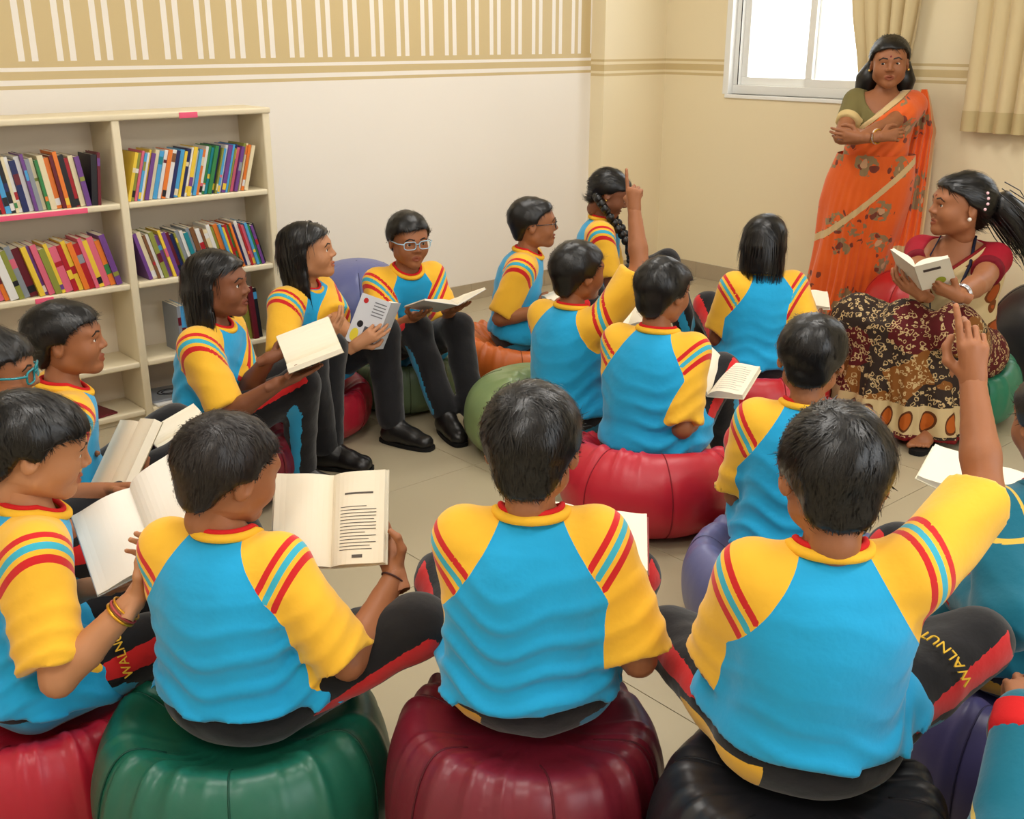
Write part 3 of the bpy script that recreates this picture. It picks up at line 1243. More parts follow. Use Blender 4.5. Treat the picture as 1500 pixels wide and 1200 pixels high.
    def shoes(self):
        s = self.s
        for l in (self.lR, self.lL):
            f = l['f']
            x = np.cross(f, UP)
            A = l['A'].copy()
            heel = np.array((A[0], A[1], 0.0)) - f * 0.030 * s
            M3 = np.stack([x, f, UP], 1)
            F = Field((-0.06 * s, -0.05 * s, -0.005), (0.06 * s, 0.25 * s, A[2] + 0.05), 0.0055 * self.step_f ** 0.5)
            F.cone((0, 0.02 * s, 0.035), (0, 0.175 * s, 0.028), 0.036 * s, 0.036 * s, 0.02, flat=(np.array((0, 0, 1.0)), 0.85))
            F.cone((0, 0.035 * s, 0.05), (0, 0.035 * s, A[2] + 0.02), 0.036 * s, 0.038 * s, 0.03)
            F.cone((0, 0.06 * s, 0.06), (0, 0.12 * s, 0.045), 0.034 * s, 0.032 * s, 0.03)
            F.cut(lambda P: 0.012 - P[..., 2])
            V, Q = F.net()
            o = Shape().add(V @ M3.T + heel, Q).build('shoe', SHOE, self.root, True)
            pts = []
            for k in range(28):
                a = 2 * math.pi * k / 28
                yy = 0.095 + 0.120 * math.sin(a)
                xx = (0.040 + 0.004 * math.sin(a)) * math.copysign(abs(math.cos(a)) ** 0.55, math.cos(a))
                pts.append((xx * s, yy * s))
            S = Shape()
            G = np.array([[[p[0], p[1], z] for p in pts] for z in (0.001, 0.016)])
            S.grid(np.swapaxes(G, 0, 1), closed_u=True)
            n = len(pts)
            S.add([[0, 0.095 * s, 0.016]] + [[p[0], p[1], 0.016] for p in pts], None, [[0, 1 + k, 1 + (k + 1) % n] for k in range(n)])
            S.V = [v @ M3.T + heel for v in S.V]
            S.build('sole', SOLE, o)
            for j in range(4):
                y = (0.075 + 0.018 * j) * s
                z = 0.088 - 0.010 * j
                p = np.array([(-0.020 * s, y, z - 0.012), (-0.008 * s, y, z), (0.008 * s, y, z), (0.020 * s, y, z - 0.012)])
                Shape().tube(p @ M3.T + heel, 0.0026, 5).build('lace', LACE, o, True)

    def glasses(self, color, rnd=False, thick=0.0016):
        hs = self.hs
        m = mat('glasses_%s' % color[0], color[1], 0.25, 0.6)
        S = Shape()
        for sx in (-1, 1):
            pts = []
            for k in range(24):
                a = 2 * math.pi * k / 24
                ex = 0.55 if not rnd else 0.9
                cx = math.copysign(abs(math.cos(a)) ** ex, math.cos(a)) * 0.0255
                cz = math.copysign(abs(math.sin(a)) ** ex, math.sin(a)) * (0.0165 if not rnd else 0.020)
                pts.append((sx * 0.0335 + cx, 0.1035 - 6 * (cx + sx * .01) ** 2, 0.000 + cz))
            S.tube(np.array(pts) * hs, thick, 6, closed=True)
            S.tube(np.array([(sx * 0.059, 0.098, 0.006), (sx * 0.078, 0.07, 0.006), (sx * 0.080, -0.005, 0.004), (sx * 0.078, -0.03, -0.012)]) * hs,
                   thick * 1.1, 6)
        S.tube(np.array([(-0.009, 0.1035, 0.004), (0, 0.108, 0.007), (0.009, 0.1035, 0.004)]) * hs, thick, 6)
        S.V = [v @ self.HR.T + self.headc for v in S.V]
        o = S.build('glasses', m, self.root, True)
        return o

    def bangle(self, a, colors, at=0.93, r=0.026, name='bangle'):
        ax = nrm(a['W'] - a['E'])
        u = nrm(np.cross(ax, (0.2, 0.5, 0.8)))
        v = np.cross(ax, u)
        for i, (nm, c, th, rough, met) in enumerate(colors):
            cc = a['E'] + (a['W'] - a['E']) * at + ax * 0.008 * i
            pts = [cc + (u * math.cos(t) + v * math.sin(t)) * r * self.s for t in np.linspace(0, 2 * math.pi, 24, endpoint=False)]
            Shape().tube(pts, th, 6, closed=True).build(name, mat('bangle_' + nm, c, rough, 0.6, metal=met), self.root, True)
# ------------------------------------------------------------------ room shell
X0, Y0 = -1.5, -1.6
CREAM = lin(243, 236, 225)
TAN = lin(208, 186, 138)
WHITEP = lin(243, 236, 218)


def wall_material(name, stripes, paint=CREAM):
    """cream paint with a tan border of bands; on wall_left the tan field above carries pairs of pale upright stripes"""
    m, nt, b = _new_mat(name)
    b.inputs['Roughness'].default_value = 0.42
    b.inputs['Specular IOR Level'].default_value = 0.35
    N, L = nt.nodes, nt.links
    tc = N.new('ShaderNodeTexCoord')
    sp = N.new('ShaderNodeSeparateXYZ')
    L.new(tc.outputs['Object'], sp.inputs[0])

    def math_(op, a, b_=None, c=None):
        n = N.new('ShaderNodeMath')
        n.operation = op
        for i, v in enumerate((a, b_, c)):
            if v is None:
                continue
            if isinstance(v, (int, float)):
                n.inputs[i].default_value = v
            else:
                L.new(v, n.inputs[i])
        return n.outputs[0]

    def band(src, lo, hi):
        return math_('MULTIPLY', math_('GREATER_THAN', src, lo), math_('LESS_THAN', src, hi))
    z, x = sp.outputs['Z'], sp.outputs['X']
    if stripes:
        tan = math_('ADD', math_('ADD', band(z, 1.287, 1.303), band(z, 1.325, 1.359)), math_('GREATER_THAN', z, 1.375))
        ph = math_('MODULO', math_('ADD', x, 20 * 0.1605 - 1.4985), 0.1605)
        st = math_('ADD', band(ph, 0.0, 0.027), band(ph, 0.055, 0.082))
        st = math_('MULTIPLY', st, math_('GREATER_THAN', z, 1.400))
        tan = math_('SUBTRACT', tan, st)
    else:
        tan = math_('ADD', math_('ADD', band(z, 1.268, 1.284), band(z, 1.298, 1.336)), band(z, 1.352, 1.366))
    base = N.new('ShaderNodeTexNoise')
    base.inputs['Scale'].default_value = 1.6
    base.inputs['Detail'].default_value = 3
    L.new(tc.outputs['Object'], base.inputs['Vector'])
    mx0 = N.new('ShaderNodeMix')
    mx0.data_type = 'RGBA'
    mx0.inputs['A'].default_value = [c * 0.97 for c in paint[:3]] + [1]
    mx0.inputs['B'].default_value = paint
    L.new(base.outputs['Fac'], mx0.inputs['Factor'])
    mx = N.new('ShaderNodeMix')
    mx.data_type = 'RGBA'
    L.new(tan, mx.inputs['Factor'])
    L.new(mx0.outputs['Result'], mx.inputs['A'])
    mx.inputs['B'].default_value = TAN
    L.new(mx.outputs['Result'], b.inputs['Base Color'])
    bump(nt, b, 60, 0.05, dist=0.003)
    return m


W_LEFT = wall_material('painted_wall_striped', True)
W_BAND = wall_material('banded_wall_warm_shade', False, lin(238, 223, 187))  # yellower base: warm shade of wall_right and pillar put into the colour
PLAIN = mat('plain_wall_paint', CREAM, 0.6, 0.3, 60, 0.05, bdist=0.003)
CEILM = mat('ceiling_paint', lin(246, 243, 234), 0.8, 0.2)
TILE = mat('floor_tile', lin(176, 163, 135), 0.28, 0.5, mott=0.05, mott_scale=2.2)
GROUT = mat('tile_grout', lin(150, 138, 112), 0.8, 0.2)
SKIRT = mat('skirting_tile', lin(176, 160, 134), 0.3, 0.5, mott=0.08, mott_scale=9)
FRAME = mat('window_frame_white', lin(238, 238, 234), 0.4, 0.4)
GLASSM = None


def struct(name, S, m, smooth=False):
    return tag(S.build(name, m, None, smooth), kind='structure')


floor = struct('floor', Shape().box((X0, Y0, -0.05), (WX, WY, -0.006)), GROUT)
TS = 0.60
tile_me = Shape().box((0.0012, 0.0012, -0.02), (TS - 0.0012, TS - 0.0012, 0.0), bev=0.0012).mesh('tile')
tile_me.materials.append(TILE)
gx0, gy0 = 1.675 - 6 * TS, 2.235 - 7 * TS
for i in range(14):
    for j in range(14):
        x, y = gx0 + i * TS, gy0 + j * TS
        if x < X0 - 0.6 or y < Y0 - 0.6 or x > WX or y > WY:
            continue
        lo = (max(x, X0), max(y, Y0))
        hi = (min(x + TS, WX), min(y + TS, WY))
        if hi[0] - lo[0] < 0.02 or hi[1] - lo[1] < 0.02:
            continue
        if (hi[0] - lo[0]) > TS - 1e-4 and (hi[1] - lo[1]) > TS - 1e-4:
            obj('tile', tile_me, None, floor, (x, y, 0))
        else:
            Shape().box((lo[0] + .0012, lo[1] + .0012, -0.02), (hi[0] - .0012, hi[1] - .0012, 0.0), bev=0.0012).build('tile', TILE, floor)

struct('wall_left', Shape().box((X0, WY, 0), (WX + 0.2, WY + 0.2, CEIL)), W_LEFT)
PILX, PILY = 4.88, 4.755
struct('wall_pillar', Shape().box((PILX, PILY, 0), (WX, WY, CEIL)), W_BAND)
# wall_right with two window openings
W1 = (3.16, 4.245, 1.165, 2.35)
W2 = (1.30, 2.36, 1.165, 2.35)
S = Shape()
T = 0.22
ys = [Y0, W2[0], W2[1], W1[0], W1[1], WY]
for a, b_ in ((0, 1), (2, 3), (4, 5)):
    S.box((WX, ys[a], 0), (WX + T, ys[b_], CEIL))
for w in (W1, W2):
    S.box((WX, w[0], 0), (WX + T, w[1], w[2]))
    S.box((WX, w[0], w[3]), (WX + T, w[1], CEIL))
struct('wall_right', S, W_BAND)
# walls behind the camera; their one wide window is added for its daylight
S = Shape().box((X0 - T, Y0, 0), (X0, WY, CEIL))
struct('wall_back', S, PLAIN)
S = Shape()
D = (0.6, 3.8, 0.95, 2.45)
S.box((X0 - T, Y0 - T, 0), (D[0], Y0, CEIL)).box((D[1], Y0 - T, 0), (WX + T, Y0, CEIL))
S.box((D[0], Y0 - T, 0), (D[1], Y0, D[2])).box((D[0], Y0 - T, D[3]), (D[1], Y0, CEIL))
struct('wall_front', S, PLAIN)
struct('ceiling', Shape().box((X0 - T, Y0 - T, CEIL), (WX + T, WY + 0.2, CEIL + 0.1)), CEILM)

# skirting: tiles of 0.6 m with fine joints
def skirting(name, p, q, nrm2):
    p, q, nrm2 = np.array(p), np.array(q), np.array(nrm2)
    L = np.linalg.norm(q - p)
    d = (q - p) / L
    root = struct(name, Shape().box((min(p[0], q[0], p[0] + nrm2[0] * .006, q[0] + nrm2[0] * .006), min(p[1], q[1], p[1] + nrm2[1] * .006, q[1] + nrm2[1] * .006), 0),
                                    (max(p[0], q[0], p[0] + nrm2[0] * .006, q[0] + nrm2[0] * .006), max(p[1], q[1], p[1] + nrm2[1] * .006, q[1] + nrm2[1] * .006), 0.096)), GROUT)
    n = int(math.ceil(L / 0.6))
    for i in range(n):
        a = p + d * (i * 0.6 + 0.001)
        b_ = p + d * (min((i + 1) * 0.6, L) - 0.001)
        c = [a, b_, a + nrm2 * 0.010, b_ + nrm2 * 0.010]
        lo, hi = np.min(c, 0), np.max(c, 0)
        Shape().box((lo[0], lo[1], 0), (hi[0], hi[1], 0.10), bev=0.001).build('tile', SKIRT, root)


skirting('baseboard_left', (X0, WY), (PILX, WY), (0, -1))
skirting('baseboard_pillar', (PILX, PILY), (WX, PILY), (0, -1))
skirting('baseboard_right', (WX, Y0), (WX, PILY), (-1, 0))

# windows: white sliding frames with clear panes
gm, nt, b_ = _new_mat('window_glass')
b_.inputs['Base Color'].default_value = (1, 1, 1, 1)
b_.inputs['Roughness'].default_value = 0.0
b_.inputs['Alpha'].default_value = 0.08
b_.inputs['Specular IOR Level'].default_value = 0.4
MATS['window_glass'] = gm
DARK = mat('window_gasket', lin(50, 46, 44), 0.7, 0.2)


def window_x(n, w, xw, out, handle=True):
    """window in a wall of constant x; out = +1 if outside is +x"""
    y0, y1, z0, z1 = w
    d = 0.10 * out
    xa, xb = sorted((xw + d * 0.45, xw + d * 1.15))
    f = 0.055
    S = Shape()
    S.box((xa, y0, z0), (xb, y1, z0 + f), bev=0.004).box((xa, y0, z1 - f), (xb, y1, z1), bev=0.004)
    S.box((xa, y0, z0 + f), (xb, y0 + f * .7, z1 - f), bev=0.004).box((xa, y1 - f * .7, z0 + f), (xb, y1, z1 - f), bev=0.004)
    root = struct('window_%d' % n, S, FRAME)
    ym = (y0 + y1) / 2
    for k, (ya, yb, xo) in enumerate(((y0 + f * .7, ym + 0.028, 0.6), (ym - 0.028, y1 - f * .7, 0.9))):
        S = Shape()
        xs = sorted((xw + d * (xo - 0.12), xw + d * (xo + 0.12)))
        t = 0.045
        S.box((xs[0], ya, z0 + f), (xs[1], yb, z0 + f + t), bev=0.003).box((xs[0], ya, z1 - f - t), (xs[1], yb, z1 - f), bev=0.003)
        S.box((xs[0], ya, z0 + f + t), (xs[1], ya + t, z1 - f - t), bev=0.003).box((xs[0], yb - t, z0 + f + t), (xs[1], yb, z1 - f - t), bev=0.003)
        sash = S.build('sash', FRAME, root)
        xm = xw + d * xo
        Shape().box((xm - 0.002, ya + t, z0 + f + t), (xm + 0.002, yb - t, z1 - f - t)).build('pane', gm, sash)
    xs = sorted((xw + d * 0.40, xw + d * 0.46))
    Shape().box((xs[0], y1 - 0.0415, z0 + f), (xs[1], y1 - 0.0385, z1 - f)).build('gasket', DARK, root)
    xs = sorted((xw - 0.012 * out, xw + d * 0.5))
    Shape().box((xs[0], y0 - 0.012, z0 - 0.022), (xs[1], y1 + 0.012, z0), bev=0.004).build('window_sill', FRAME, root)
    S = Shape()
    xs = sorted((xw - 0.004 * out, xw + d * 0.45))
    S.box((xs[0], y1 - 0.006, z0 - 0.0), (xs[1], y1 + 0.035, z1 + .03), bev=0.002)
    S.build('reveal_trim', FRAME, root)
    return root


window_x(1, W1, WX, 1)
window_x(2, W2, WX, 1)
S = Shape()
for (xa, xb, za, zb) in ((D[0], D[1], D[2], D[2] + .05), (D[0], D[1], D[3] - .05, D[3]), (D[0], D[0] + .05, D[2] + .05, D[3] - .05), (D[1] - .05, D[1], D[2] + .05, D[3] - .05),
                         (2.17, 2.23, D[2] + .05, D[3] - .05)):
    S.box((xa, Y0 - 0.12, za), (xb, Y0 - 0.05, zb), bev=0.003)
w4 = struct('window_3', S, FRAME)  # unseen window, added to brighten wall_left and the near backs
for xa, xb in ((D[0] + .05, 2.17), (2.23, D[1] - .05)):
    Shape().box((xa, Y0 - 0.087, D[2] + .05), (xb, Y0 - 0.083, D[3] - .05)).build('pane', gm, w4)

# housings and glowing tubes of the added, unseen fill lamps
LAMPM = mat('fill_lamp_housing', lin(240, 240, 238), 0.5, 0.3)
LAMPE = mat('fill_lamp_tube', lin(255, 250, 240), 0.4, 0.2, emit=((1.0, 0.95, 0.86, 1), 6.0))
for i, (lx, ly) in enumerate(FILL_LAMPS):
    r = empty('added_fill_lamp', (lx, ly, CEIL - 0.05))
    tag(r, 'added ceiling tube lamp out of view, brightening the reading circle', 'lamp', 'added fill lamps')
    Shape().box((-0.62, -0.14, 0.0), (0.62, 0.14, 0.05), bev=0.006).build('housing', LAMPM, r)
    for yy in (-0.07, 0.07):
        Shape().tube([(-0.58, yy, -0.015), (0.58, yy, -0.015)], 0.013, 10).build('tube', LAMPE, r, True)


# curtains: pleated cloth sheets with a hem band
CURT = mat('curtain_cloth', lin(216, 196, 152), 0.85, 0.15, 120, 0.1, bdist=0.003, sheen=0.2)
CURTH = mat('curtain_hem', lin(196, 176, 130), 0.85, 0.15)
CURT.node_tree.nodes['Principled BSDF'].inputs['Transmission Weight'].default_value = 0.0


def curtain(label, ya, yb, z0, z1, folds, xo, amp, gather=None, seed=0):
    nu, nv = folds * 14, 30
    r = np.random.default_rng(seed)
    ph = r.uniform(-0.5, 0.5, folds + 2)
    G = np.zeros((nu + 1, nv + 1, 3))
    for i in range(nu + 1):
        u = i / nu
        for j in range(nv + 1):
            v = j / nv
            z = z0 + (z1 - z0) * v
            a, b2 = ya, yb
            if gather:
                k = math.exp(-((z - gather[0]) / gather[1]) ** 2)
                a = ya + (gather[2] - ya) * k
                b2 = yb + (gather[3] - yb) * k
            y = a + (b2 - a) * u
            w = math.sin(2 * math.pi * folds * u + ph[int(u * folds)] * 0.8) * amp * (0.8 + 0.3 * math.sin(5 * u + 2 * v))
            G[i, j] = (xo + w, y + 0.3 * amp * math.cos(2 * math.pi * folds * u), z)
    root = empty('curtain', (xo, (ya + yb) / 2, z0))
    tag(root, label, 'curtain')
    off = np.array((xo, (ya + yb) / 2, z0))
    S = Shape().grid(G - off).grid(G - off + np.array((0.0025, 0, 0)), flip=True)
    S.build('cloth', CURT, root, True)
    j1 = max(2, int(nv * 0.085 / (z1 - z0) * 1.0) + 1)
    H = G[:, :j1 + 1].copy()
    Shape().grid(H - off - np.array((0.004, 0, 0))).grid(H - off + np.array((0.006, 0, 0)), flip=True).build('hem', CURTH, root, True)
    S = Shape()
    rod = S.tube([(0, -abs(yb - ya) / 2 - 0.1, z1 - z0 - 0.02), (0, abs(yb - ya) / 2 + 0.1, z1 - z0 - 0.02)], 0.012, 10)
    S.build('rod', mat('rod_metal', lin(170, 160, 140), 0.3, 0.5, metal=0.8), root, True)
    return root


curtain('cream curtain gathered at the window edge behind the woman in orange', 2.98, 3.40, 1.02, 2.55, 5, WX - 0.075, 0.028, (1.25, 0.32, 3.02, 3.30), 3)
curtain('tan pleated curtain hanging over the wall behind the seated woman', 2.16, 2.685, 1.045, 2.55, 6, WX - 0.075, 0.030, None, 5)

# ------------------------------------------------------------------ bookcase
BK = mat('bookcase_laminate', lin(226, 213, 182), 0.45, 0.4, mott=0.03, mott_scale=5)
BKB = mat('bookcase_back', lin(222, 208, 186), 0.6, 0.3)
PINK = mat('pink_label', lin(240, 96, 130), 0.6, 0.3)
YF, YB = 4.10, 4.33
bx_l, bx_m, bx_r = 0.93, 1.578, 2.212     # outer / middle / outer upright centres
TOPZ = 1.222
SHZ = [0.890, 0.573, 0.250, 0.045]        # top face of each shelf
bc = empty('bookcase', (bx_m, (YF + YB) / 2, 0))
tag(bc, 'low cream bookcase with two open bays full of books', 'bookcase')
off = np.array((bx_m, (YF + YB) / 2, 0))


def bpart(name, lo, hi, m=BK, bev=0.006, parent=None):
    return Shape().box(np.array(lo) - off, np.array(hi) - off, bev=bev).build(name, m, parent or bc, True)


for xc in (bx_l, bx_m, bx_r):
    bpart('upright', (xc - 0.016, YF, 0.0), (xc + 0.016, YB, TOPZ - 0.022))
bpart('top', (bx_l - 0.02, YF - 0.004, TOPZ - 0.024), (bx_r + 0.02, YB, TOPZ))
bpart('back_panel', (bx_l + 0.01, YB - 0.008, 0.02), (bx_r - 0.01, YB, TOPZ - 0.02), BKB, 0.001)
for xa, xb in ((bx_l, bx_m), (bx_m, bx_r)):
    for z in SHZ:
        bpart('shelf', (xa + 0.016, YF + 0.002, z - 0.024), (xb - 0.016, YB - 0.008, z))
    bpart('plinth', (xa + 0.016, YF + 0.02, 0.0), (xb - 0.016, YF + 0.034, 0.021), BK, 0.001)
bpart('label_strip', (1.832, YF - 0.007, TOPZ - 0.026), (1.908, YF - 0.003, TOPZ - 0.004), PINK, 0.0005)
bpart('label_strip', (1.10, YF - 0.003, SHZ[0] - 0.022), (1.432, YF + 0.003, SHZ[0] - 0.004), PINK, 0.0005)
bpart('label_strip', (1.195, YF - 0.003, SHZ[1] - 0.022), (1.262, YF + 0.003, SHZ[1] - 0.004), PINK, 0.0005)

BOOKC = {'crimson': (176, 28, 40), 'orange': (232, 124, 44), 'sky blue': (74, 160, 214), 'navy': (32, 40, 92), 'green': (54, 132, 72), 'cream': (228, 214, 176),
         'yellow': (236, 200, 62), 'purple': (112, 66, 140), 'black': (30, 28, 32), 'white': (228, 226, 222), 'pink': (222, 104, 128), 'teal': (24, 132, 146),
         'maroon': (104, 26, 38), 'olive': (140, 144, 60), 'grey': (140, 146, 154), 'brown': (124, 82, 50)}
PAGE = mat('page_paper', lin(238, 228, 204), 0.75, 0.2)
BNAMES = list(BOOKC)
book_mats = {k: mat('book_' + k.replace(' ', '_'), lin(*v), 0.35, 0.45) for k, v in BOOKC.items()}


def shelf_row(xa, xb, z, lean, colors_seed, where, palette=None, tall=(0.165, 0.205), flip_at=None, th=(0.009, 0.024)):
    """a row of upright paperbacks leaning along the shelf"""
    def size_of(t):
        return 'thick' if t > 0.019 else ('slim' if t < 0.012 else 'medium')
    for attempt in range(200):           # draw rows until every book differs in size, colour or neighbours
        r = random.Random(colors_seed + 1000 * attempt)
        x = xa
        seq = []
        while True:
            t = r.uniform(*th)
            if x + t / math.cos(rad(abs(lean))) > xb:
                break
            c = r.choice(palette or BNAMES)
            while seq and seq[-1][2] == c:
                c = r.choice(palette or BNAMES)
            seq.append((x, t, c, r.uniform(*tall), r.uniform(0.115, 0.150), r.uniform(0.008, 0.026)))
            x += t / math.cos(rad(abs(lean))) + 0.0008
        keys = [(size_of(b[1]), b[2], seq[k - 1][2] if k else '', seq[k + 1][2] if k + 1 < len(seq) else '') for k, b in enumerate(seq)]
        if len(set(keys)) == len(keys):
            break
    for i, (x, t, c, h, d, inset) in enumerate(seq):
        ln = lean if not flip_at or i < len(seq) - flip_at else -lean * 0.7
        prev = seq[i - 1][2] if i else None
        nxt = seq[i + 1][2] if i + 1 < len(seq) else None
        size = size_of(t)
        if prev and nxt:
            lab = '%s %s book between %s and %s ones %s' % (size, c, prev, nxt, where)
        elif nxt:
            lab = '%s %s end book beside a %s one %s' % (size, c, nxt, where)
        else:
            lab = '%s %s last book after a %s one %s' % (size, c, prev, where)
        S = Shape()
        b = 0.0012
        y0 = 0.0
        S.box((0, y0, 0), (t, 0.0016, h))                                    # spine
        S.box((0, 0.0016, 0), (b, d, h)).box((t - b, 0.0016, 0), (t, d, h))  # boards
        o = S.build('book', book_mats[c])
        tag(o, lab, 'book', 'books ' + where)
        Shape().box((b, 0.0016, 0.002), (t - b, d - 0.003, h - 0.002)).build('pages', PAGE, o)
        if r.random() < 0.45:
            c2 = r.choice([n for n in BNAMES if n != c])
            za = r.uniform(0.06, 0.8) * h
            zb = min(h * 0.96, za + r.uniform(0.05, 0.22) * h)
            Shape().box((0.0004, -0.0005, za), (t - 0.0004, 0.0004, zb)).build('spine_print', book_mats[c2], o)
        if r.random() < 0.3:
            c2 = r.choice(['white', 'cream', 'yellow', 'black'])
            za = r.uniform(0.02, 0.1) * h
            Shape().box((0.0004, -0.0006, za), (t - 0.0004, 0.0005, za + 0.026)).build('spine_label', book_mats[c2], o)
        if ln >= 0:       # leans with its top to +x: pivots about its lower +x... lower left edge stays on the shelf
            o.rotation_euler = (0, rad(ln), 0)
            o.location = (x, YF + inset, z + math.sin(rad(ln)) * t)
        else:
            o.rotation_euler = (0, rad(ln), 0)
            o.location = (x, YF + inset, z + 0.0004)


# right bay, left bay (names follow the pink tags and the kinds of rows)
shelf_row(1.597, 2.120, SHZ[0], 16, 21, 'under the short pink tag', th=(0.007, 0.017), tall=(0.182, 0.198),
          palette=['sky blue', 'orange', 'yellow', 'cream', 'teal', 'white', 'pink', 'green', 'navy', 'purple', 'olive'])
shelf_row(1.650, 2.185, SHZ[1], -15, 33, 'below the bright leaning row', th=(0.008, 0.020), tall=(0.175, 0.20))
shelf_row(0.960, 1.500, SHZ[0], -8, 44, 'above the long pink tag', th=(0.010, 0.022), tall=(0.18, 0.21), flip_at=2,
          palette=['crimson', 'navy', 'orange', 'maroon', 'green', 'black', 'cream', 'purple', 'sky blue', 'grey', 'white'])
shelf_row(1.030, 1.560, SHZ[1], -14, 55, 'below the long pink tag', th=(0.012, 0.030), tall=(0.18, 0.21),
          palette=['crimson', 'navy', 'orange', 'purple', 'olive', 'white', 'sky blue', 'grey', 'yellow', 'maroon', 'pink'])
shelf_row(1.745, 1.800, SHZ[2], 0, 66, 'behind the bobbed girl', th=(0.014, 0.022), tall=(0.19, 0.20), palette=['sky blue', 'grey'])
shelf_row(2.060, 2.150, SHZ[2], -4, 67, 'low by the end upright', th=(0.02, 0.028), tall=(0.22, 0.235), palette=['black', 'brown', 'maroon', 'olive'])
# magazines lying on the lowest boards
for i, (x, y, c, a) in enumerate(((1.70, YF + 0.10, 'white', 8), (1.71, YF + 0.11, 'grey', -6), (1.34, YF + 0.10, 'maroon', 12), (1.22, YF + 0.11, 'crimson', -5))):
    o = Shape().box((-0.10, -0.09, 0.0), (0.10, 0.09, 0.008), bev=0.001).build('magazine', book_mats[c])
    tag(o, '%s magazine lying flat on the lowest board of the bookcase' % c, 'magazine')
    o.location = (x, y, SHZ[3] + 0.0005 + (0.009 if i == 1 else 0))
    o.rotation_euler = (0, 0, rad(a))
    if c == 'grey':
        pts = [(0.052 * math.cos(t) * (1 - t / 20), 0.045 * math.sin(t) * (1 - t / 20), 0.009) for t in np.linspace(0, 12, 60)]
        Shape().tube(pts, 0.004, 5, flat=0.3).build('cover_swirl', book_mats['black'], o, True)

# ------------------------------------------------------------------ beanbags
BAGS = {}


def beanbag(label, color, x, y, R, H, seat=None, dent=0.10, seed=0, seat_r=0.20, rough=0.38, lean=(0, 0), crease=1.0, top=0.62):
    nth, nph = 168, 56
    th = np.linspace(0, 2 * math.pi, nth, endpoint=False)
    ph = np.linspace(-0.5 * math.pi, 0.5 * math.pi, nph)
    TH, PH = np.meshgrid(th, ph, indexing='ij')
    c, s_ = np.cos(PH), np.sin(PH)
    up = s_ > 0
    rr = R * np.where(up, np.abs(c) ** 0.80, np.abs(c) ** 0.42)
    zz = np.where(up, H * 0.42 + H * 0.58 * np.abs(s_) ** 0.90, H * 0.42 * (1 - np.abs(s_) ** 0.80))
    rng = np.random.default_rng(seed)
    a1, a2, a3 = rng.uniform(0, 6.28, 3)
    rr = rr * (1 + 0.020 * np.sin(2 * TH + a1) + 0.014 * np.sin(3 * TH + a2) + 0.005 * np.sin(6 * TH + 3 * PH + a3))
    lz = zz / H
    X = rr * np.cos(TH) + lean[0] * lz
    Y = rr * np.sin(TH) + lean[1] * lz
    Z = zz.copy()
    # panel seams dip slightly
    sm = np.abs(np.mod(TH * 6 / (2 * math.pi) + 0.5, 1) - 0.5)
    Z -= 0
    pin = 0.0045 * np.exp(-(sm / 0.05) ** 2) * np.abs(c) ** 0.5
    X -= pin * np.cos(TH)
    Y -= pin * np.sin(TH)
    if seat is not None:
        dx, dy = X - seat[0], Y - seat[1]
        d = np.hypot(dx, dy)
        an = np.arctan2(dy, dx)
        w = np.exp(-(d / seat_r) ** 4) * (Z > H * 0.25)
        Z -= w * dent * (Z / H) ** 2
        # bulge round the seat and creases running out of it
        ring = np.exp(-((d - seat_r * 1.15) / 0.055) ** 2) * (Z > H * 0.3)
        Z += ring * 0.012
        k = rng.uniform(0, 6.28, 4)
        cr = (np.sin(23 * an + 2.2 * np.sin(3 * an + k[0]) + k[1]) + 0.7 * np.sin(37 * an + 3 * np.sin(5 * an + k[2]) + k[3]))
        cr = np.maximum(cr, -0.1)
        amp = np.exp(-((d - seat_r * 1.08) / 0.085) ** 2) * (0.5 + 0.5 * np.sin(4 * an + k[0])) * (Z > H * 0.30)
        nx, ny = np.cos(TH) * c, np.sin(TH) * c
        Z += crease * 0.009 * cr * amp
        X += crease * 0.006 * cr * amp * nx
        Y += crease * 0.006 * cr * amp * ny
    P = np.stack([X, Y, Z], -1)
    lowf = wob(P.reshape(-1, 3), 9, seed + 40).reshape(X.shape) * 0.008 * np.clip(Z / 0.08, 0, 1)
    X += lowf * np.cos(TH)
    Y += lowf * np.sin(TH)
    Z = np.maximum(Z + lowf * 0.6, 0.0005)
    G = np.stack([X, Y, Z], -1)
    root = empty('beanbag', (x, y, 0))
    tag(root, label, 'beanbag')
    m = mat('vinyl_%d_%d_%d' % color, lin(*color), rough, 0.5, 55, 0.12, mott=0.06, mott_scale=5, bdist=0.004)
    Shape().grid(G, closed_u=True).build('cover', m, root, True)
    sc = tuple(max(0, int(v * 0.72)) for v in color)
    ms = mat('seam_%d_%d_%d' % sc, lin(*sc), 0.6, 0.3)
    for k in range(6):
        i = int(round(k * nth / 6)) % nth
        line = G[i, 4:nph - 8] + np.array((math.cos(th[i]), math.sin(th[i]), 0)) * 0.0008
        Shape().tube(line, 0.0022, 5).build('seam', ms, root, True)
    return root
# ------------------------------------------------------------------ open books
INK = mat('print_ink', lin(96, 90, 84), 0.8, 0.1)
PAPER = mat('open_page_paper', lin(240, 230, 208), 0.75, 0.2, 220, 0.04, bdist=0.001)
PAPERW = mat('white_page_paper', lin(246, 242, 232), 0.7, 0.2)


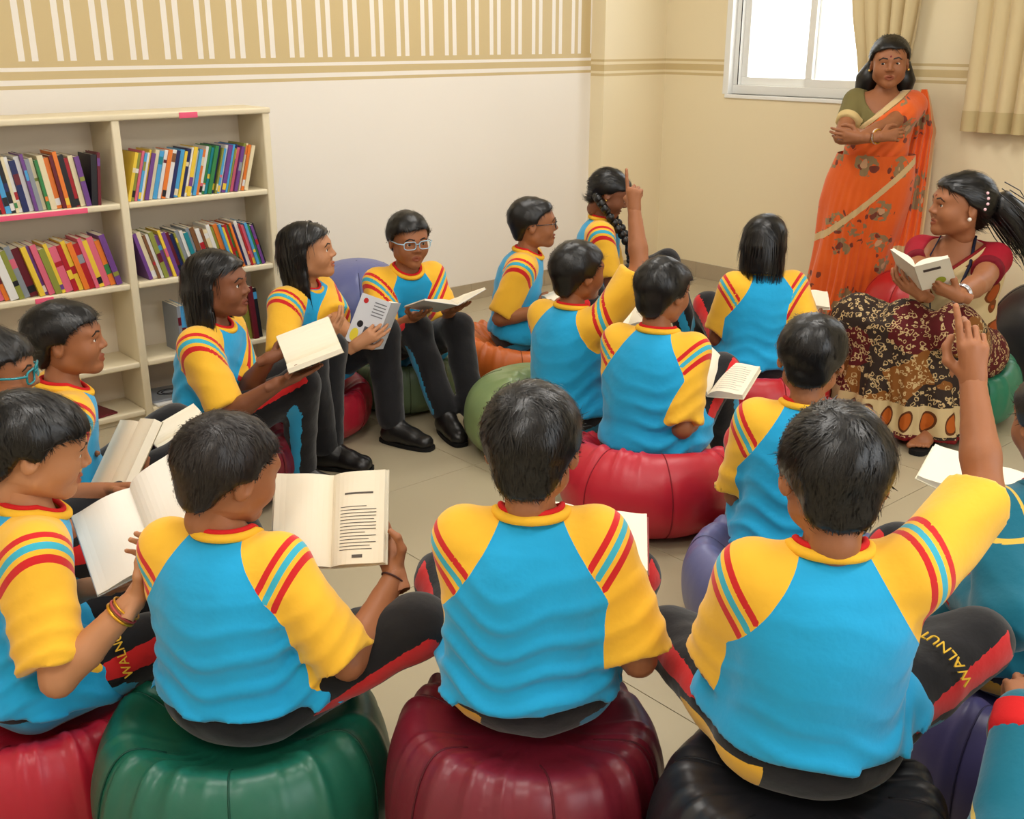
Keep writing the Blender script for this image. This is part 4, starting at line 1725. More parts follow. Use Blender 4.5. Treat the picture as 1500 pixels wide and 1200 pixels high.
class Book:
    def __init__(self, label, c, up, normal, w=0.125, h=0.19, tl=0.010, tr=0.010, aL=18, aR=18, cover=(200, 190, 170), paper=None, text=None,
                 bulge=0.012, flap=None, print_cover=None):
        self.c = np.asarray(c, float)
        self.by = nrm(up)
        bz = np.asarray(normal, float)
        self.bz = nrm(bz - self.by * (bz @ self.by))
        self.bx = np.cross(self.by, self.bz)
        self.w, self.h = w, h
        self.aL, self.aR = aL, aR
        R = np.stack([self.bx, self.by, self.bz], 1)
        M4 = Matrix([[R[i][0], R[i][1], R[i][2], self.c[i]] for i in range(3)] + [[0, 0, 0, 1]])
        o = bpy.data.objects.new('open_book', None)
        COL.objects.link(o)
        o.empty_display_size = 0.05
        o.matrix_world = M4
        tag(o, label, 'book')
        self.o = o
        paper = paper or PAPER
        cm = mat('cover_%d_%d_%d' % cover, lin(*cover), 0.35, 0.45)
        n = 12
        cov = Shape()
        for sg, a, t in ((-1, aL, tl), (1, aR, tr)):
            a = rad(a)
            u = np.linspace(0, 1, n)
            # page surface rises from the gutter, then falls to the fore edge
            top = t + bulge * np.sin(np.pi * np.clip(u * 1.15, 0, 1)) * (1 - u * 0.6) - t * 0.75 * np.exp(-u * 9)

            def pt(uu, zz, yy, ww):
                x = uu * ww
                return np.stack([sg * (x * math.cos(a) - zz * math.sin(a)), np.full_like(x, yy), x * math.sin(a) + zz * math.cos(a)], -1)
            ya, yb = -h / 2 + 0.002, h / 2 - 0.002
            G = np.stack([pt(u, np.zeros(n), ya, w - .003), pt(u, top, ya, w - .003), pt(u, top, yb, w - .003), pt(u, np.zeros(n), yb, w - .003)], 1)
            S = Shape()
            S.grid(np.concatenate([G, G[:, :1]], 1), flip=(sg < 0))
            S.add(G[-1], [[0, 1, 2, 3] if sg < 0 else [3, 2, 1, 0]])
            S.build('page_block', paper, o, False)
            C0_ = pt(u, np.full(n, -0.0018), -h / 2, w)
            C1_ = pt(u, np.full(n, -0.0018), h / 2, w)
            C2_ = pt(u, np.zeros(n) - .0001, h / 2, w)
            C3_ = pt(u, np.zeros(n) - .0001, -h / 2, w)
            cov.grid(np.stack([C0_, C1_, C2_, C3_, C0_], 1), flip=(sg > 0))
            setattr(self, 'pL' if sg < 0 else 'pR', (lambda uu, yy, dz=0.0006, sg=sg, a=a, t=t, top=top, u=u:
                                                     (sg * (uu * (w - .003) * math.cos(a) - (np.interp(uu, u, top) + dz) * math.sin(a)), yy,
                                                      uu * (w - .003) * math.sin(a) + (np.interp(uu, u, top) + dz) * math.cos(a))))
            setattr(self, 'qL' if sg < 0 else 'qR', (lambda uu, yy, dz=0.0024, sg=sg, a=a:
                                                     (sg * (uu * w * math.cos(a) + dz * math.sin(a)), yy, uu * w * math.sin(a) - dz * math.cos(a))))
        cov.build('cover', cm, o, False)
        if text:
            for side, rows in text.items():
                f = self.pL if side == 'L' else self.pR
                S = Shape()
                for (u0, u1, y, th) in rows:
                    uu = np.linspace(u0, u1, 6)
                    A = np.array([f(k, y - th / 2) for k in uu])
                    B_ = np.array([f(k, y + th / 2) for k in uu])
                    S.grid(np.stack([A, B_], 1), flip=(side == 'L'))
                S.build('printed_text', INK, o)
        if flap:       # one leaf standing up between the halves: (angle from the right half plane, curl)
            ang, curl = rad(flap[0]), flap[1]
            u = np.linspace(0, 1, 12)
            L = (w - 0.004)
            th = ang + curl * u
            x = np.cumsum(np.cos(th)) * L / 12
            z = np.cumsum(np.sin(th)) * L / 12 + 0.004
            A = np.stack([x, np.full(12, -h / 2 + .003), z], -1)
            B_ = np.stack([x, np.full(12, h / 2 - .003), z], -1)
            nn = np.stack([-np.sin(th), np.zeros(12), np.cos(th)], -1) * 0.0006
            Shape().grid(np.stack([A, B_], 1)).grid(np.stack([A + nn, B_ + nn], 1), flip=True).build('leaf', paper, o, True)

    def cover_print(self, side, shapes):
        f = self.qL if side == 'L' else self.qR
        for nm, col, kind, u0, u1, y0, y1 in shapes:
            S = Shape()
            if kind == 'box':
                P4 = [f(u0, y0), f(u1, y0), f(u1, y1), f(u0, y1)]
                S.add(P4, [[0, 1, 2, 3], [3, 2, 1, 0]])
            else:
                n = 20
                ring = [f((u0 + u1) / 2 + (u1 - u0) / 2 * math.cos(t), (y0 + y1) / 2 + (y1 - y0) / 2 * math.sin(t)) for t in np.linspace(0, 2 * math.pi, n, endpoint=False)]
                S.add([f((u0 + u1) / 2, (y0 + y1) / 2)] + ring, None, [[0, 1 + k, 1 + (k + 1) % n] for k in range(n)] + [[0, 1 + (k + 1) % n, 1 + k] for k in range(n)])
            S.build(nm, mat('print_%d_%d_%d' % col, lin(*col), 0.5, 0.3), self.o)

    def L2W(self, p):
        return self.c + self.bx * p[0] + self.by * p[1] + self.bz * p[2]

    def grip(self, side, y=-0.03, up=0.25, hs=0.76, inset=0.0):
        """wrist, finger direction and palm normal of a hand holding an outer edge from behind"""
        sg = 1 if side == 'R' else -1
        a = rad(self.aR if sg > 0 else self.aL)
        outw = self.bx * sg * math.cos(a) + self.bz * math.sin(a)
        nz = -self.bx * sg * math.sin(a) + self.bz * math.cos(a)
        e = self.c + outw * (self.w - inset) + self.by * y
        fd = nrm(-outw + self.by * up)
        return dict(wrist=e - fd * 0.070 * hs / 0.76 - nz * 0.026, fdir=fd, palm=nz, pose='support')

    def under(self, x=0.0, y=None, hs=0.76, lean=0.0):
        """hand supporting the book from below: fingers behind it, pointing to its top"""
        y = -self.h / 2 if y is None else y
        a = rad(self.aR if x > 0 else self.aL)
        z = abs(x) * math.tan(a)
        e = self.c + self.bx * x + self.by * y + self.bz * z
        fd = nrm(self.by + self.bx * lean)
        return dict(wrist=e - fd * 0.045 - self.bz * 0.024, fdir=fd, palm=self.bz, pose='support')


def lines(u0, u1, y0, y1, n, th=0.0016, seed=1):
    r = random.Random(seed)
    return [(u0, u1 - (r.random() < .25) * r.uniform(.05, .3) * (u1 - u0), y0 + (y1 - y0) * i / max(1, n - 1), th) for i in range(n)]


# ------------------------------------------------------------------ the children
BLUEBAG, GREENBAG, MAROON, REDBAG, BLACKBAG = (92, 98, 150), (22, 92, 72), (112, 26, 42), (178, 30, 48), (34, 34, 38)


def seat_bag(p, label, color, R=0.25, H=0.42, off=(0, -0.02), dent=None, seed=0, seat_r=0.205, **kw):
    c = p.wld((off[0], off[1], 0))
    hw = p.o
    H = p.seat + 0.13 if H is None else H
    d = (H - (p.seat - 0.01)) if dent is None else dent
    print('   bag', label[:34], 'seat z %.3f' % p.seat, 'dent %.3f' % d, 'hip px %.0f %.0f depth %.2f' % topx(p.wld(p.hip)))
    return beanbag(label, color, c[0], c[1], R, H, (hw[0] - c[0], hw[1] - c[1]), max(0.01, d), seed, seat_r, **kw)


def lap(p, sg, x=0.09, y=0.26, z=0.10, pose='relax'):
    p.arm(sg > 0, local=(sg * x, y, z), pose=pose)


def dress(p, hair='short', strands=1500, seed=1, hmat=None, thick=1.0, fold=1.0, mode='track', shoes=True, sleeve=0.80, jacket=False, hem=-0.012):
    p.body()
    p.hair(hair, strands, hmat, seed, thick)
    p.tee(seed=seed, fold=fold, sleeve=sleeve, longsleeve=jacket, hem=hem)
    p.trousers(seed, mode)
    if shoes:
        p.shoes()


KD = 1.0


def pk(u, v, d):
    return px(u, v, d * KD)


# boy in the middle of the near row, back turned, on the maroon beanbag
KD = 1.0241
p = Person('boy seen from behind seated on the maroon beanbag with straight black hair', (779, 655), 1.70, 1, s=0.89, lean=-2, slouch=0.035, hy=10, hp=-10, skin=1)
bk = Book('open book held in the lap of the boy on the maroon beanbag', pk(862, 800, 1.98), dirv(0.1, 1, 0.25), dirv(0.1, -0.45, 1), 0.115, 0.17, cover=(150, 60, 60), aL=12, aR=12)
p.arm(True, **bk.under(0.06))
p.arm(False, **bk.under(-0.06))
p.aR['E'] += 0
p.leg(True, lk=(0.20, 0.27, 0.04), cross=True)
p.leg(False, lk=(-0.18, 0.29, 0.02), cross=True)
dress(p, 'boy2', 3800, 3, None, 1.15, shoes=False, sleeve=0.9, hem=0.015)
seat_bag(p, 'maroon beanbag under the boy with his back turned', MAROON, 0.252, None, (-0.01, -0.02), seed=2)

# boy raising his hand, near row, black beanbag
KD = 1.0345
p = Person('boy seen from behind on the black beanbag raising his right arm high', (1222, 697), 1.50, 4, s=0.87, lean=0, slouch=0.035, hy=6, hp=-14, skin=1)
p.arm(True, wrist=pk(1425, 560, 1.60), pole=(0.9, 0.3, -0.4), fdir=dirv(-0.08, 0.15, 1), palm=dirv(0.15, 1, 0), pose='raise', shrug=(0.012, 0.0, 0.022))
p.arm(False, local=(-0.10, 0.26, 0.10))
p.leg(True, knee=pk(1398, 962, 1.68), cross=True)
p.leg(False, lk=(-0.20, 0.27, -0.02), cross=True)
dress(p, 'boy2', 3800, 5, None, 1.1, shoes=False, sleeve=0.92, fold=1.0, hem=0.015)
P6 = p
seat_bag(p, 'black beanbag under the boy with the raised arm', BLACKBAG, 0.245, None, (0.0, -0.01), seed=3)

# boy reading, near row, green beanbag
KD = 1.1000
p = Person('boy seen from behind on the green beanbag reading an open book', (332, 690), 1.84, 16, s=0.88, lean=3, slouch=0.035, hy=44, hp=-14, hr=4, skin=1)
bk = Book('open paperback with a printed chapter page held by the boy on the green beanbag', pk(488, 764, 1.80), dirv(-0.02, 0.62, 0.80), dirv(-0.12, -0.75, 0.55),
          0.112, 0.178, 0.006, 0.012, 20, 10, cover=(214, 206, 188),
          text={'R': [(0.30, 0.80, 0.045, 0.0035)] + lines(0.22, 0.86, 0.020, -0.060, 14, 0.0014) + [(0.46, 0.64, -0.073, 0.006)]})
p.arm(True, **bk.grip('R', -0.040, 2.4, inset=0.022), pole=(0.5, -0.3, -1))
p.arm(False, **bk.under(-0.07))
p.leg(True, knee=pk(575, 935, 1.74), cross=True)
p.leg(False, lk=(-0.22, 0.26, 0.04), cross=True)
dress(p, 'short', 4200, 7, HAIRB, 0.85, shoes=False, sleeve=0.95, hem=0.015)
p.bangle(p.aR, [('thread', lin(60, 26, 24), 0.0018, 0.8, 0)], 0.95, 0.026, 'wrist_thread')
seat_bag(p, 'dark green beanbag under the boy reading a printed page', GREENBAG, 0.278, None, (0.0, -0.02), seed=4)

# boy at the left front, red beanbag
KD = 1.0156
p = Person('boy in profile on the bright red beanbag holding a blank white page', (50, 655), 1.95, 58, s=0.94, lean=10, slouch=0.035, hy=66, hp=-14, skin=3)
bk = Book('open book with a blank white page held by the boy in profile', pk(212, 770, 2.0), dirv(-0.42, 0.62, 0.52), dirv(-0.25, -0.60, 0.75), 0.125, 0.185, 0.004, 0.012, 6, 14, paper=PAPERW,
          cover=(190, 196, 200))
p.arm(True, wrist=pk(196, 880, 1.86), fdir=dirv(0.25, 0.6, 0.6), palm=dirv(-0.7, -0.2, 0.6), pose='hold', pole=(0.3, -0.3, -1))
p.arm(False, wrist=pk(128, 862, 2.02), fdir=dirv(0.9, -0.1, 0.15), palm=dirv(-0.1, -0.1, 1), pose='support', pole=(-0.4, -0.2, -1))
p.leg(True, lk=(0.12, 0.33, 0.0))
p.leg(False, lk=(-0.16, 0.30, 0.02))
dress(p, 'boy2', 3200, 9, None, 1.1, shoes=False, sleeve=0.86)
P3 = p
p.bangle(p.aR, [('gold', lin(214, 160, 40), 0.003, 0.3, 0.7), ('red', lin(170, 60, 60), 0.0025, 0.6, 0), ('gold', lin(214, 160, 40), 0.002, 0.3, 0.7)], 0.82, 0.029)
seat_bag(p, 'bright red beanbag beside the dark green one', (168, 22, 44), 0.25, None, (0.02, -0.02), seed=5)

# boy in front of the bookcase holding a book with a raised leaf
KD = 1.1430
p = Person('boy with short hair in profile before the bookcase holding a thick book', (97, 498), 2.80, 62, s=1.02, lean=4, slouch=0.03, hy=80, hp=2, skin=1)
bk = Book('thick open paperback with one leaf raised held before the bookcase', pk(192, 668, 2.42), dirv(0.30, 0.55, 0.72), dirv(-0.55, -0.5, 0.45), 0.12, 0.19, 0.004, 0.022, 4, 10,
          cover=(220, 208, 180))
p.arm(True, **bk.under(0.05, None))
p.arm(False, **bk.grip('L', -0.05, 0.5))
p.leg(True, lk=(0.10, 0.33, 0.02))
p.leg(False, lk=(-0.14, 0.31, 0.02))
dress(p, 'short', 2600, 11, None, 1.1, shoes=False, sleeve=0.86)
seat_bag(p, 'wine red beanbag under the boy before the bookcase', (120, 26, 40), 0.25, None, (0, -0.02), seed=6)
bk = Book('small open book resting on a knee beside the bookcase', pk(266, 636, 2.62), dirv(0.75, 0.5, 0.35), dirv(-0.2, -0.5, 0.9), 0.07, 0.16, 0.012, 0.012, 8, 8, cover=(120, 40, 40))

# child at the frame's left border wearing teal glasses
KD = 0.89
p = Person('child with teal glasses sitting close to the end of the bookcase', (-14, 545), 2.36, 70, s=0.93, lean=4, hy=78, hp=-4, skin=1)
lap(p, 1)
lap(p, -1)
p.leg(True)
p.leg(False)
dress(p, 'boy2', 1500, 13, None, 1.1, shoes=False)
p.glasses(('teal', lin(20, 130, 140)), thick=0.0026)
seat_bag(p, 'grey beanbag under the child with teal glasses', (100, 100, 108), 0.25, None, seed=7)

# girl with bobbed hair
KD = 1.2500
p = Person('girl with a straight black bob holding a book beside the bookcase', (318, 418), 3.40, 96, hs=0.96, s=1.00, lean=5, slouch=0.02, hy=98, hp=4, skin=2)
bk = Book('open book tilted flat in the hands of the girl with the bob', pk(462, 526, 2.68), dirv(0.9, 0.25, 0.30), dirv(-0.38, -0.05, 0.9), 0.125, 0.18, 0.010, 0.014, 48, 8, cover=(196, 186, 160))
p.arm(True, **bk.under(0.06), pole=(0.2, -0.4, -1))
p.arm(False, **bk.under(-0.06), pole=(-0.2, -0.4, -1))
p.leg(True, knee=pk(470, 600, 2.60), ankle=px_z(440, 690, 0.08), foot=dirv(1, -0.3, 0))
p.leg(False, knee=pk(478, 585, 2.80), ankle=px_z(475, 655, 0.08), foot=dirv(1, -0.2, 0))
dress(p, 'bob', 2600, 15, None, 1.0, sleeve=0.9)
seat_bag(p, 'wine red beanbag under the girl with the bob', (110, 24, 38), 0.285, None, (0, -0.03), seed=8)

# girl with long hair
KD = 1.2987
p = Person('girl with long loose hair and a headband raising a finger', (450, 369), 4.00, 112, hs=0.96, s=1.02, lean=3, slouch=0.02, hy=92, hp=8, skin=3)
bk = Book('paperback with a printed back cover held up by the long haired girl', pk(560, 478, 2.98), dirv(0.35, 0.15, 0.85), dirv(-0.75, 0.6, 0.35), 0.115, 0.185, 0.012, 0.008, 20, 35, cover=(214, 214, 218))
p.arm(True, wrist=pk(472, 498, 2.90), fdir=dirv(0.75, 0.1, 0.65), palm=dirv(-0.5, 0.6, 0.4), pose='relax', pole=(0.5, -0.3, -1))
p.arm(False, wrist=px(524, 508, 3.84), fdir=dirv(0.8, 0.1, 0.5), palm=dirv(0.1, 1, 0.1), pose='relax', pole=(-0.2, -0.4, -1))
bk.cover_print('R', [('print_line', (120, 120, 124), 'box', 0.10, 0.50, 0.072 - 0.012 * k, 0.076 - 0.012 * k) for k in range(5)] + [
    ('print_scene', (92, 92, 98), 'box', 0.08, 0.55, -0.085, -0.02), ('print_dot', (190, 40, 40), 'disc', 0.72, 0.88, 0.060, 0.080),
    ('print_hair', (36, 30, 34), 'disc', 0.62, 0.82, -0.030, -0.004), ('print_dress', (226, 206, 60), 'disc', 0.66, 0.92, -0.085, -0.036)])
p.leg(True, knee=pk(545, 535, 2.95), ankle=px_z(480, 652, 0.08), foot=dirv(1, -0.55, 0))
p.leg(False, knee=pk(580, 520, 3.10), ankle=px_z(574, 620, 0.08), foot=dirv(1, -0.55, 0))
dress(p, 'long', 2400, 17, None, 1.0, sleeve=0.85)
S = Shape()
pts = [np.array((0.088 * math.cos(t), 0.030, 0.032 + 0.086 * math.sin(t))) * p.hs for t in np.linspace(0.1, math.pi - 0.1, 24)]
S.tube(pts, 0.0035, 6)
S.V = [v @ p.HR.T + p.headc for v in S.V]
S.build('headband', mat('headband_plastic', lin(28, 28, 30), 0.2, 0.6), p.root, True)
seat_bag(p, 'red beanbag under the girl with long hair', (160, 26, 44), 0.285, None, (0, -0.03), seed=9)
BK8 = bk

# boy with light glasses facing the camera side
KD = 1.2836
p = Person('boy with pale framed glasses facing the room with a book on his knees', (598, 352), 4.30, 150, hs=0.96, s=1.00, lean=14, slouch=0.03, hy=152, hp=-3, skin=1)
bk = Book('open magazine on the knees of the boy with pale glasses', pk(655, 452, 3.16), dirv(0.43, -0.70, 0.30), dirv(-0.25, 0.43, 0.85), 0.14, 0.19, 0.008, 0.006, 20, 14, cover=(206, 204, 204))
p.arm(True, **bk.under(0.08))
p.arm(False, **bk.under(-0.08))
bk.cover_print('L', [('print_dot', (180, 40, 44), 'disc', 0.55, 0.75, 0.03, 0.055)])
p.leg(True, knee=pk(628, 480, 3.10), ankle=px_z(652, 606, 0.08), foot=dirv(0.45, -1, 0))
p.leg(False, knee=pk(690, 470, 3.22), ankle=px_z(694, 604, 0.08), foot=dirv(0.5, -1, 0))
dress(p, 'short', 2200, 19, None, 1.1)
p.glasses(('pale', lin(170, 205, 225)), thick=0.0019)
seat_bag(p, 'grey green beanbag under the boy with pale glasses', (98, 118, 84), 0.25, None, (0, 0.02), seed=10)
c = px_z(530, 540, 0.0)
beanbag('empty slate blue beanbag against the wall behind the boy with pale glasses', BLUEBAG, c[0], c[1], 0.27, 0.52, None, seed=11)

# boy with dark round glasses on the orange beanbag
KD = 1.1948
p = Person('boy with dark round glasses in profile on the orange beanbag', (781, 328), 4.60, 98, hs=0.96, s=1.00, lean=7, slouch=0.03, hy=88, hp=2, skin=1)
lap(p, 1, 0.03, 0.30, 0.09)
lap(p, -1, 0.03, 0.30, 0.11)
bk = Book('thin open book in the lap of the boy with round glasses', pk(826, 436, 3.85), dirv(0.9, 0.3, 0.2), dirv(-0.3, 0, 1), 0.10, 0.15, 0.006, 0.006, 8, 8, cover=(220, 220, 214))
p.arm(True, **bk.under(0.05), pole=(0.1, -0.4, -1))
p.arm(False, **bk.under(-0.05), pole=(-0.1, -0.4, -1))
p.leg(True)
p.leg(False)
dress(p, 'short', 1500, 21, None, 1.05, sleeve=0.9)
p.glasses(('dark', lin(36, 32, 34)), True, thick=0.0018)
seat_bag(p, 'orange beanbag under the boy with round glasses', (206, 104, 40), 0.285, None, (0, -0.04), seed=12)

# girl with braids
KD = 1.1724
p = Person('girl with two black braids looking down near the wall pillar', (892, 283), 5.10, 96, hs=0.96, s=1.05, lean=3, slouch=0.02, hy=92, hp=-26, skin=2)
lap(p, 1)
lap(p, -1)
p.leg(True, lk=(0.12, 0.30, 0.12))
p.leg(False, lk=(-0.12, 0.30, 0.12))
dress(p, 'tied', 1500, 23)
PB = p
for sx in (-1, 1):
    pts = []
    a = np.array((sx * 0.066, -0.055, -0.035)) * p.hs @ p.HR.T + p.headc
    sh = p.tor(np.array((sx * 0.085, float(p.cy(.36)) + 0.02, 0.41)) * p.s)
    ch = p.tor(np.array((sx * 0.085, 0.125, 0.26)) * p.s)
    en = p.tor(np.array((sx * 0.075, 0.130, 0.18)) * p.s)
    S = Shape()
    for (P0, P1) in ((a, sh), (sh, ch), (ch, en)):
        for t in np.linspace(0, 1, 6, endpoint=False):
            pts.append(P0 + (P1 - P0) * t)
    pts = np.array(pts)
    for i, q in enumerate(pts):
        w = 0.021 if i < len(pts) - 3 else 0.013
        d = nrm(pts[min(i + 1, len(pts) - 1)] - pts[max(i - 1, 0)])
        sd = nrm(np.cross(d, (0, 1, 0.2)))
        S.sphere(q + sd * 0.006 * (1 if i % 2 else -1), (w, w, w * 1.05), 10, 7)
    S.build('braid', HAIRM, p.root, True)
    e = np.array((sx * 0.084, -0.004, -0.030)) * p.hs @ p.HR.T + p.headc
    Shape().sphere(e, 0.005, 8, 6).build('earring', mat('gold', lin(220, 180, 90), 0.2, 0.6, metal=0.9), p.root, True)
seat_bag(p, 'black beanbag beside the wall pillar under the girl with braids', (44, 36, 42), 0.285, None, (0, -0.03), seed=13)

# boy raising his hand on the pale green beanbag
KD = 1.2176
p = Person('boy on the pale green beanbag raising his right arm with one finger up', (846, 400), 3.75, 42, hs=0.96, s=1.00, lean=2, slouch=0.03, hy=56, hp=0, skin=1)
p.arm(True, wrist=pk(929, 308, 3.02), pole=(0.9, 0.2, -0.6), fdir=dirv(-0.06, 0.05, 1), palm=dirv(0.4, 1, 0), pose='point', shrug=(0.008, 0.0, 0.02))
bk = Book('open picture book on the lap of the boy on the pale green beanbag', pk(925, 462, 3.28), dirv(0.25, 0.8, 0.35), dirv(-0.3, -0.5, 0.8), 0.12, 0.17, aL=10, aR=10, cover=(214, 206, 190))
p.arm(False, **bk.under(-0.02))
p.leg(True, lk=(0.20, 0.28, 0.03))
p.leg(False, lk=(-0.14, 0.30, 0.03))
dress(p, 'boy2', 1900, 25, None, 1.15, sleeve=0.9)
seat_bag(p, 'pale green beanbag under the boy pointing one finger up', (128, 148, 98), 0.30, p.seat + 0.18, (-0.17, 0.03), seed=14, seat_r=0.17)

# boy reading on the crimson beanbag
KD = 1.2500
p = Person('boy seen from the back on the crimson beanbag reading an open book', (970, 428), 3.40, 28, hs=0.96, s=1.02, lean=6, slouch=0.035, hy=44, hp=-6, skin=1)
bk = Book('open book with one leaf lifted held over the crimson beanbag', pk(1050, 560, 2.86), dirv(0.45, 0.8, 0.25), dirv(-0.35, -0.55, 0.85), 0.125, 0.19, 0.006, 0.016, 55, 4, cover=(222, 210, 186),
          text={'R': lines(0.2, 0.85, 0.07, -0.07, 12, 0.0014)})
p.arm(True, wrist=pk(1026, 604, 2.84), pole=(0.05, -0.6, -1), fdir=dirv(0.4, 0.8, 0.3), palm=dirv(-0.3, -0.3, 1), pose='support')
p.arm(False, **bk.under(-0.06))
p.leg(True, lk=(0.16, 0.31, 0.02))
p.leg(False, lk=(-0.12, 0.32, 0.02))
dress(p, 'boy2', 2400, 27, None, 1.05, sleeve=0.92)
seat_bag(p, 'crimson beanbag under the boy reading with a leaf lifted', (190, 34, 52), 0.28, p.seat + 0.17, (0.02, -0.09), seed=15)

# girl seen from behind before the orange sari
KD = 1.1831
p = Person('girl with jaw length hair seen from behind before the woman in orange', (1120, 356), 4.20, -6, hs=0.96, s=0.98, lean=2, slouch=0.025, hy=24, hp=-2, skin=2)
bk = Book('thin open book in the hands of the girl with jaw length hair', pk(1178, 442, 3.72), dirv(0.2, 1, 0.2), dirv(0, -0.4, 1), 0.10, 0.16, aL=8, aR=8, cover=(230, 226, 214))
p.arm(True, **bk.under(0.02))
p.arm(False, local=(-0.10, 0.25, 0.10))
p.leg(True, lk=(0.17, 0.30, 0.04))
p.leg(False, lk=(-0.17, 0.30, 0.02))
dress(p, 'jaw', 2000, 29, None, 1.0, sleeve=0.82)
seat_bag(p, 'scarlet beanbag under the girl with jaw length hair', (184, 26, 36), 0.285, None, (0, -0.02), seed=16)

# boy on the lavender beanbag
KD = 1.2046
p = Person('boy seen from behind on the lavender blue beanbag with cropped hair', (1188, 524), 2.65, 12, hs=0.96, s=0.98, lean=6, slouch=0.03, hy=18, hp=-12, skin=1)
lap(p, 1)
lap(p, -1)
p.leg(True)
p.leg(False)
dress(p, 'short', 2600, 31, None, 0.95, sleeve=0.88)
LAVBAG = seat_bag(p, 'lavender blue beanbag under the cropped haired boy', (104, 106, 150), 0.285, None, (0, -0.02), seed=17)

# its tag is sewn to the upper left of the cover
_cv = [c_ for c_ in LAVBAG.children if c_.name.startswith('cover')][0].data
_V = np.array([v.co[:] for v in _cv.vertices])
_out = -RT * 0.70 - FH * 0.72
_i = int(np.argmax(_V @ (_out * 0.75 + UP * 0.70)))
_n = nrm(_out * 0.75 + UP * 0.70)
_y = nrm(UP - _n * _n[2])
_x = np.cross(_y, _n)
_tm = Matrix([[_x[k], _y[k], _n[k], _V[_i][k] + _n[k] * 0.003] for k in range(3)] + [[0, 0, 0, 1]])
Shape().box((-0.022, -0.016, -0.001), (0.022, 0.016, 0.001), M=_tm).build('tag', mat('tag_cloth', lin(206, 208, 216), 0.8, 0.2), LAVBAG)

# child in a teal jacket at the right border
KD = 1.0417
p = Person('child in a teal jacket with red cuffs on the purple beanbag', (1552, 622), 2.00, -8, s=0.96, lean=4, slouch=0.03, hp=-8, skin=1)
bk = Book('open book lying before the child in the teal jacket', pk(1430, 712, 2.45), dirv(0.5, 0.8, 0.1), dirv(0, -0.3, 1), 0.13, 0.19, aL=8, aR=8, cover=(226, 220, 196))
p.arm(False, wrist=pk(1412, 868, 1.98), fdir=dirv(-0.6, 0.7, 0.1), pose='relax', pole=(-0.3, -0.6, -0.6))
lap(p, 1)
p.leg(True)
p.leg(False, lk=(-0.2, 0.28, 0.0))
dress(p, 'boy2', 800, 33, jacket=True, shoes=False)
seat_bag(p, 'purple beanbag under the child in the teal jacket', (74, 70, 116), 0.285, None, (0, -0.02), seed=18)
PJ1 = p

# child in a teal jacket at the lower right corner
KD = 1.0149
p = Person('child in a teal jacket with yellow piping in the near corner', (1775, 950), 1.42, -20, s=0.96, lean=8, slouch=0.03, hp=-10, skin=1)
p.arm(False, wrist=pk(1500, 1052, 1.44), fdir=dirv(0.4, 0.9, 0.2), palm=dirv(0, 0, -1), pose='relax', pole=(-1, -0.3, -0.4))
lap(p, 1)
p.leg(True, lk=(0.1, 0.32, 0.05))
p.leg(False, knee=pk(1470, 985, 1.55), cross=True)
dress(p, 'boy2', 800, 35, jacket=True, shoes=False, mode='yellow')
seat_bag(p, 'charcoal beanbag under the child with yellow piping', (52, 52, 56), 0.285, None, (0, -0.02), seed=19)
PJ2 = p
# ------------------------------------------------------------------ the two women in saris
def nodes_math(nt, op, a, b=None):
    n = nt.nodes.new('ShaderNodeMath')
    n.operation = op
    for i, v in enumerate((a, b)):
        if v is None:
            continue
        if isinstance(v, (int, float)):
            n.inputs[i].default_value = v
        else:
            nt.links.new(v, n.inputs[i])
    return n.outputs[0]


def mixc(nt, fac, a, b):
    mx = nt.nodes.new('ShaderNodeMix')
    mx.data_type = 'RGBA'
    nt.links.new(fac, mx.inputs['Factor'])
    for k, v in (('A', a), ('B', b)):
        if isinstance(v, tuple):
            mx.inputs[k].default_value = v
        else:
            nt.links.new(v, mx.inputs[k])
    return mx.outputs['Result']


def tex(nt, kind, scale, detail=3, src=None, feature=None):
    if src is None:
        src = nt.nodes.new('ShaderNodeTexCoord').outputs['Object']
    t = nt.nodes.new('ShaderNodeTexNoise' if kind == 'noise' else 'ShaderNodeTexVoronoi')
    t.inputs['Scale'].default_value = scale
    if kind == 'noise':
        t.inputs['Detail'].default_value = detail
    elif feature:
        t.feature = feature
    nt.links.new(src, t.inputs['Vector'])
    return t


def attr_gt(nt, name):
    a = nt.nodes.new('ShaderNodeAttribute')
    a.attribute_name = name
    return nodes_math(nt, 'GREATER_THAN', a.outputs['Fac'], 0.0)


def warp_src(nt, amount, scale):
    tc = nt.nodes.new('ShaderNodeTexCoord')
    n = nt.nodes.new('ShaderNodeTexNoise')
    n.inputs['Scale'].default_value = scale
    nt.links.new(tc.outputs['Object'], n.inputs['Vector'])
    v = nt.nodes.new('ShaderNodeVectorMath')
    v.operation = 'MULTIPLY_ADD'
    v.inputs[1].default_value = (amount, amount, amount)
    nt.links.new(n.outputs['Color'], v.inputs[0])
    nt.links.new(tc.outputs['Object'], v.inputs[2])
    return v.outputs[0]


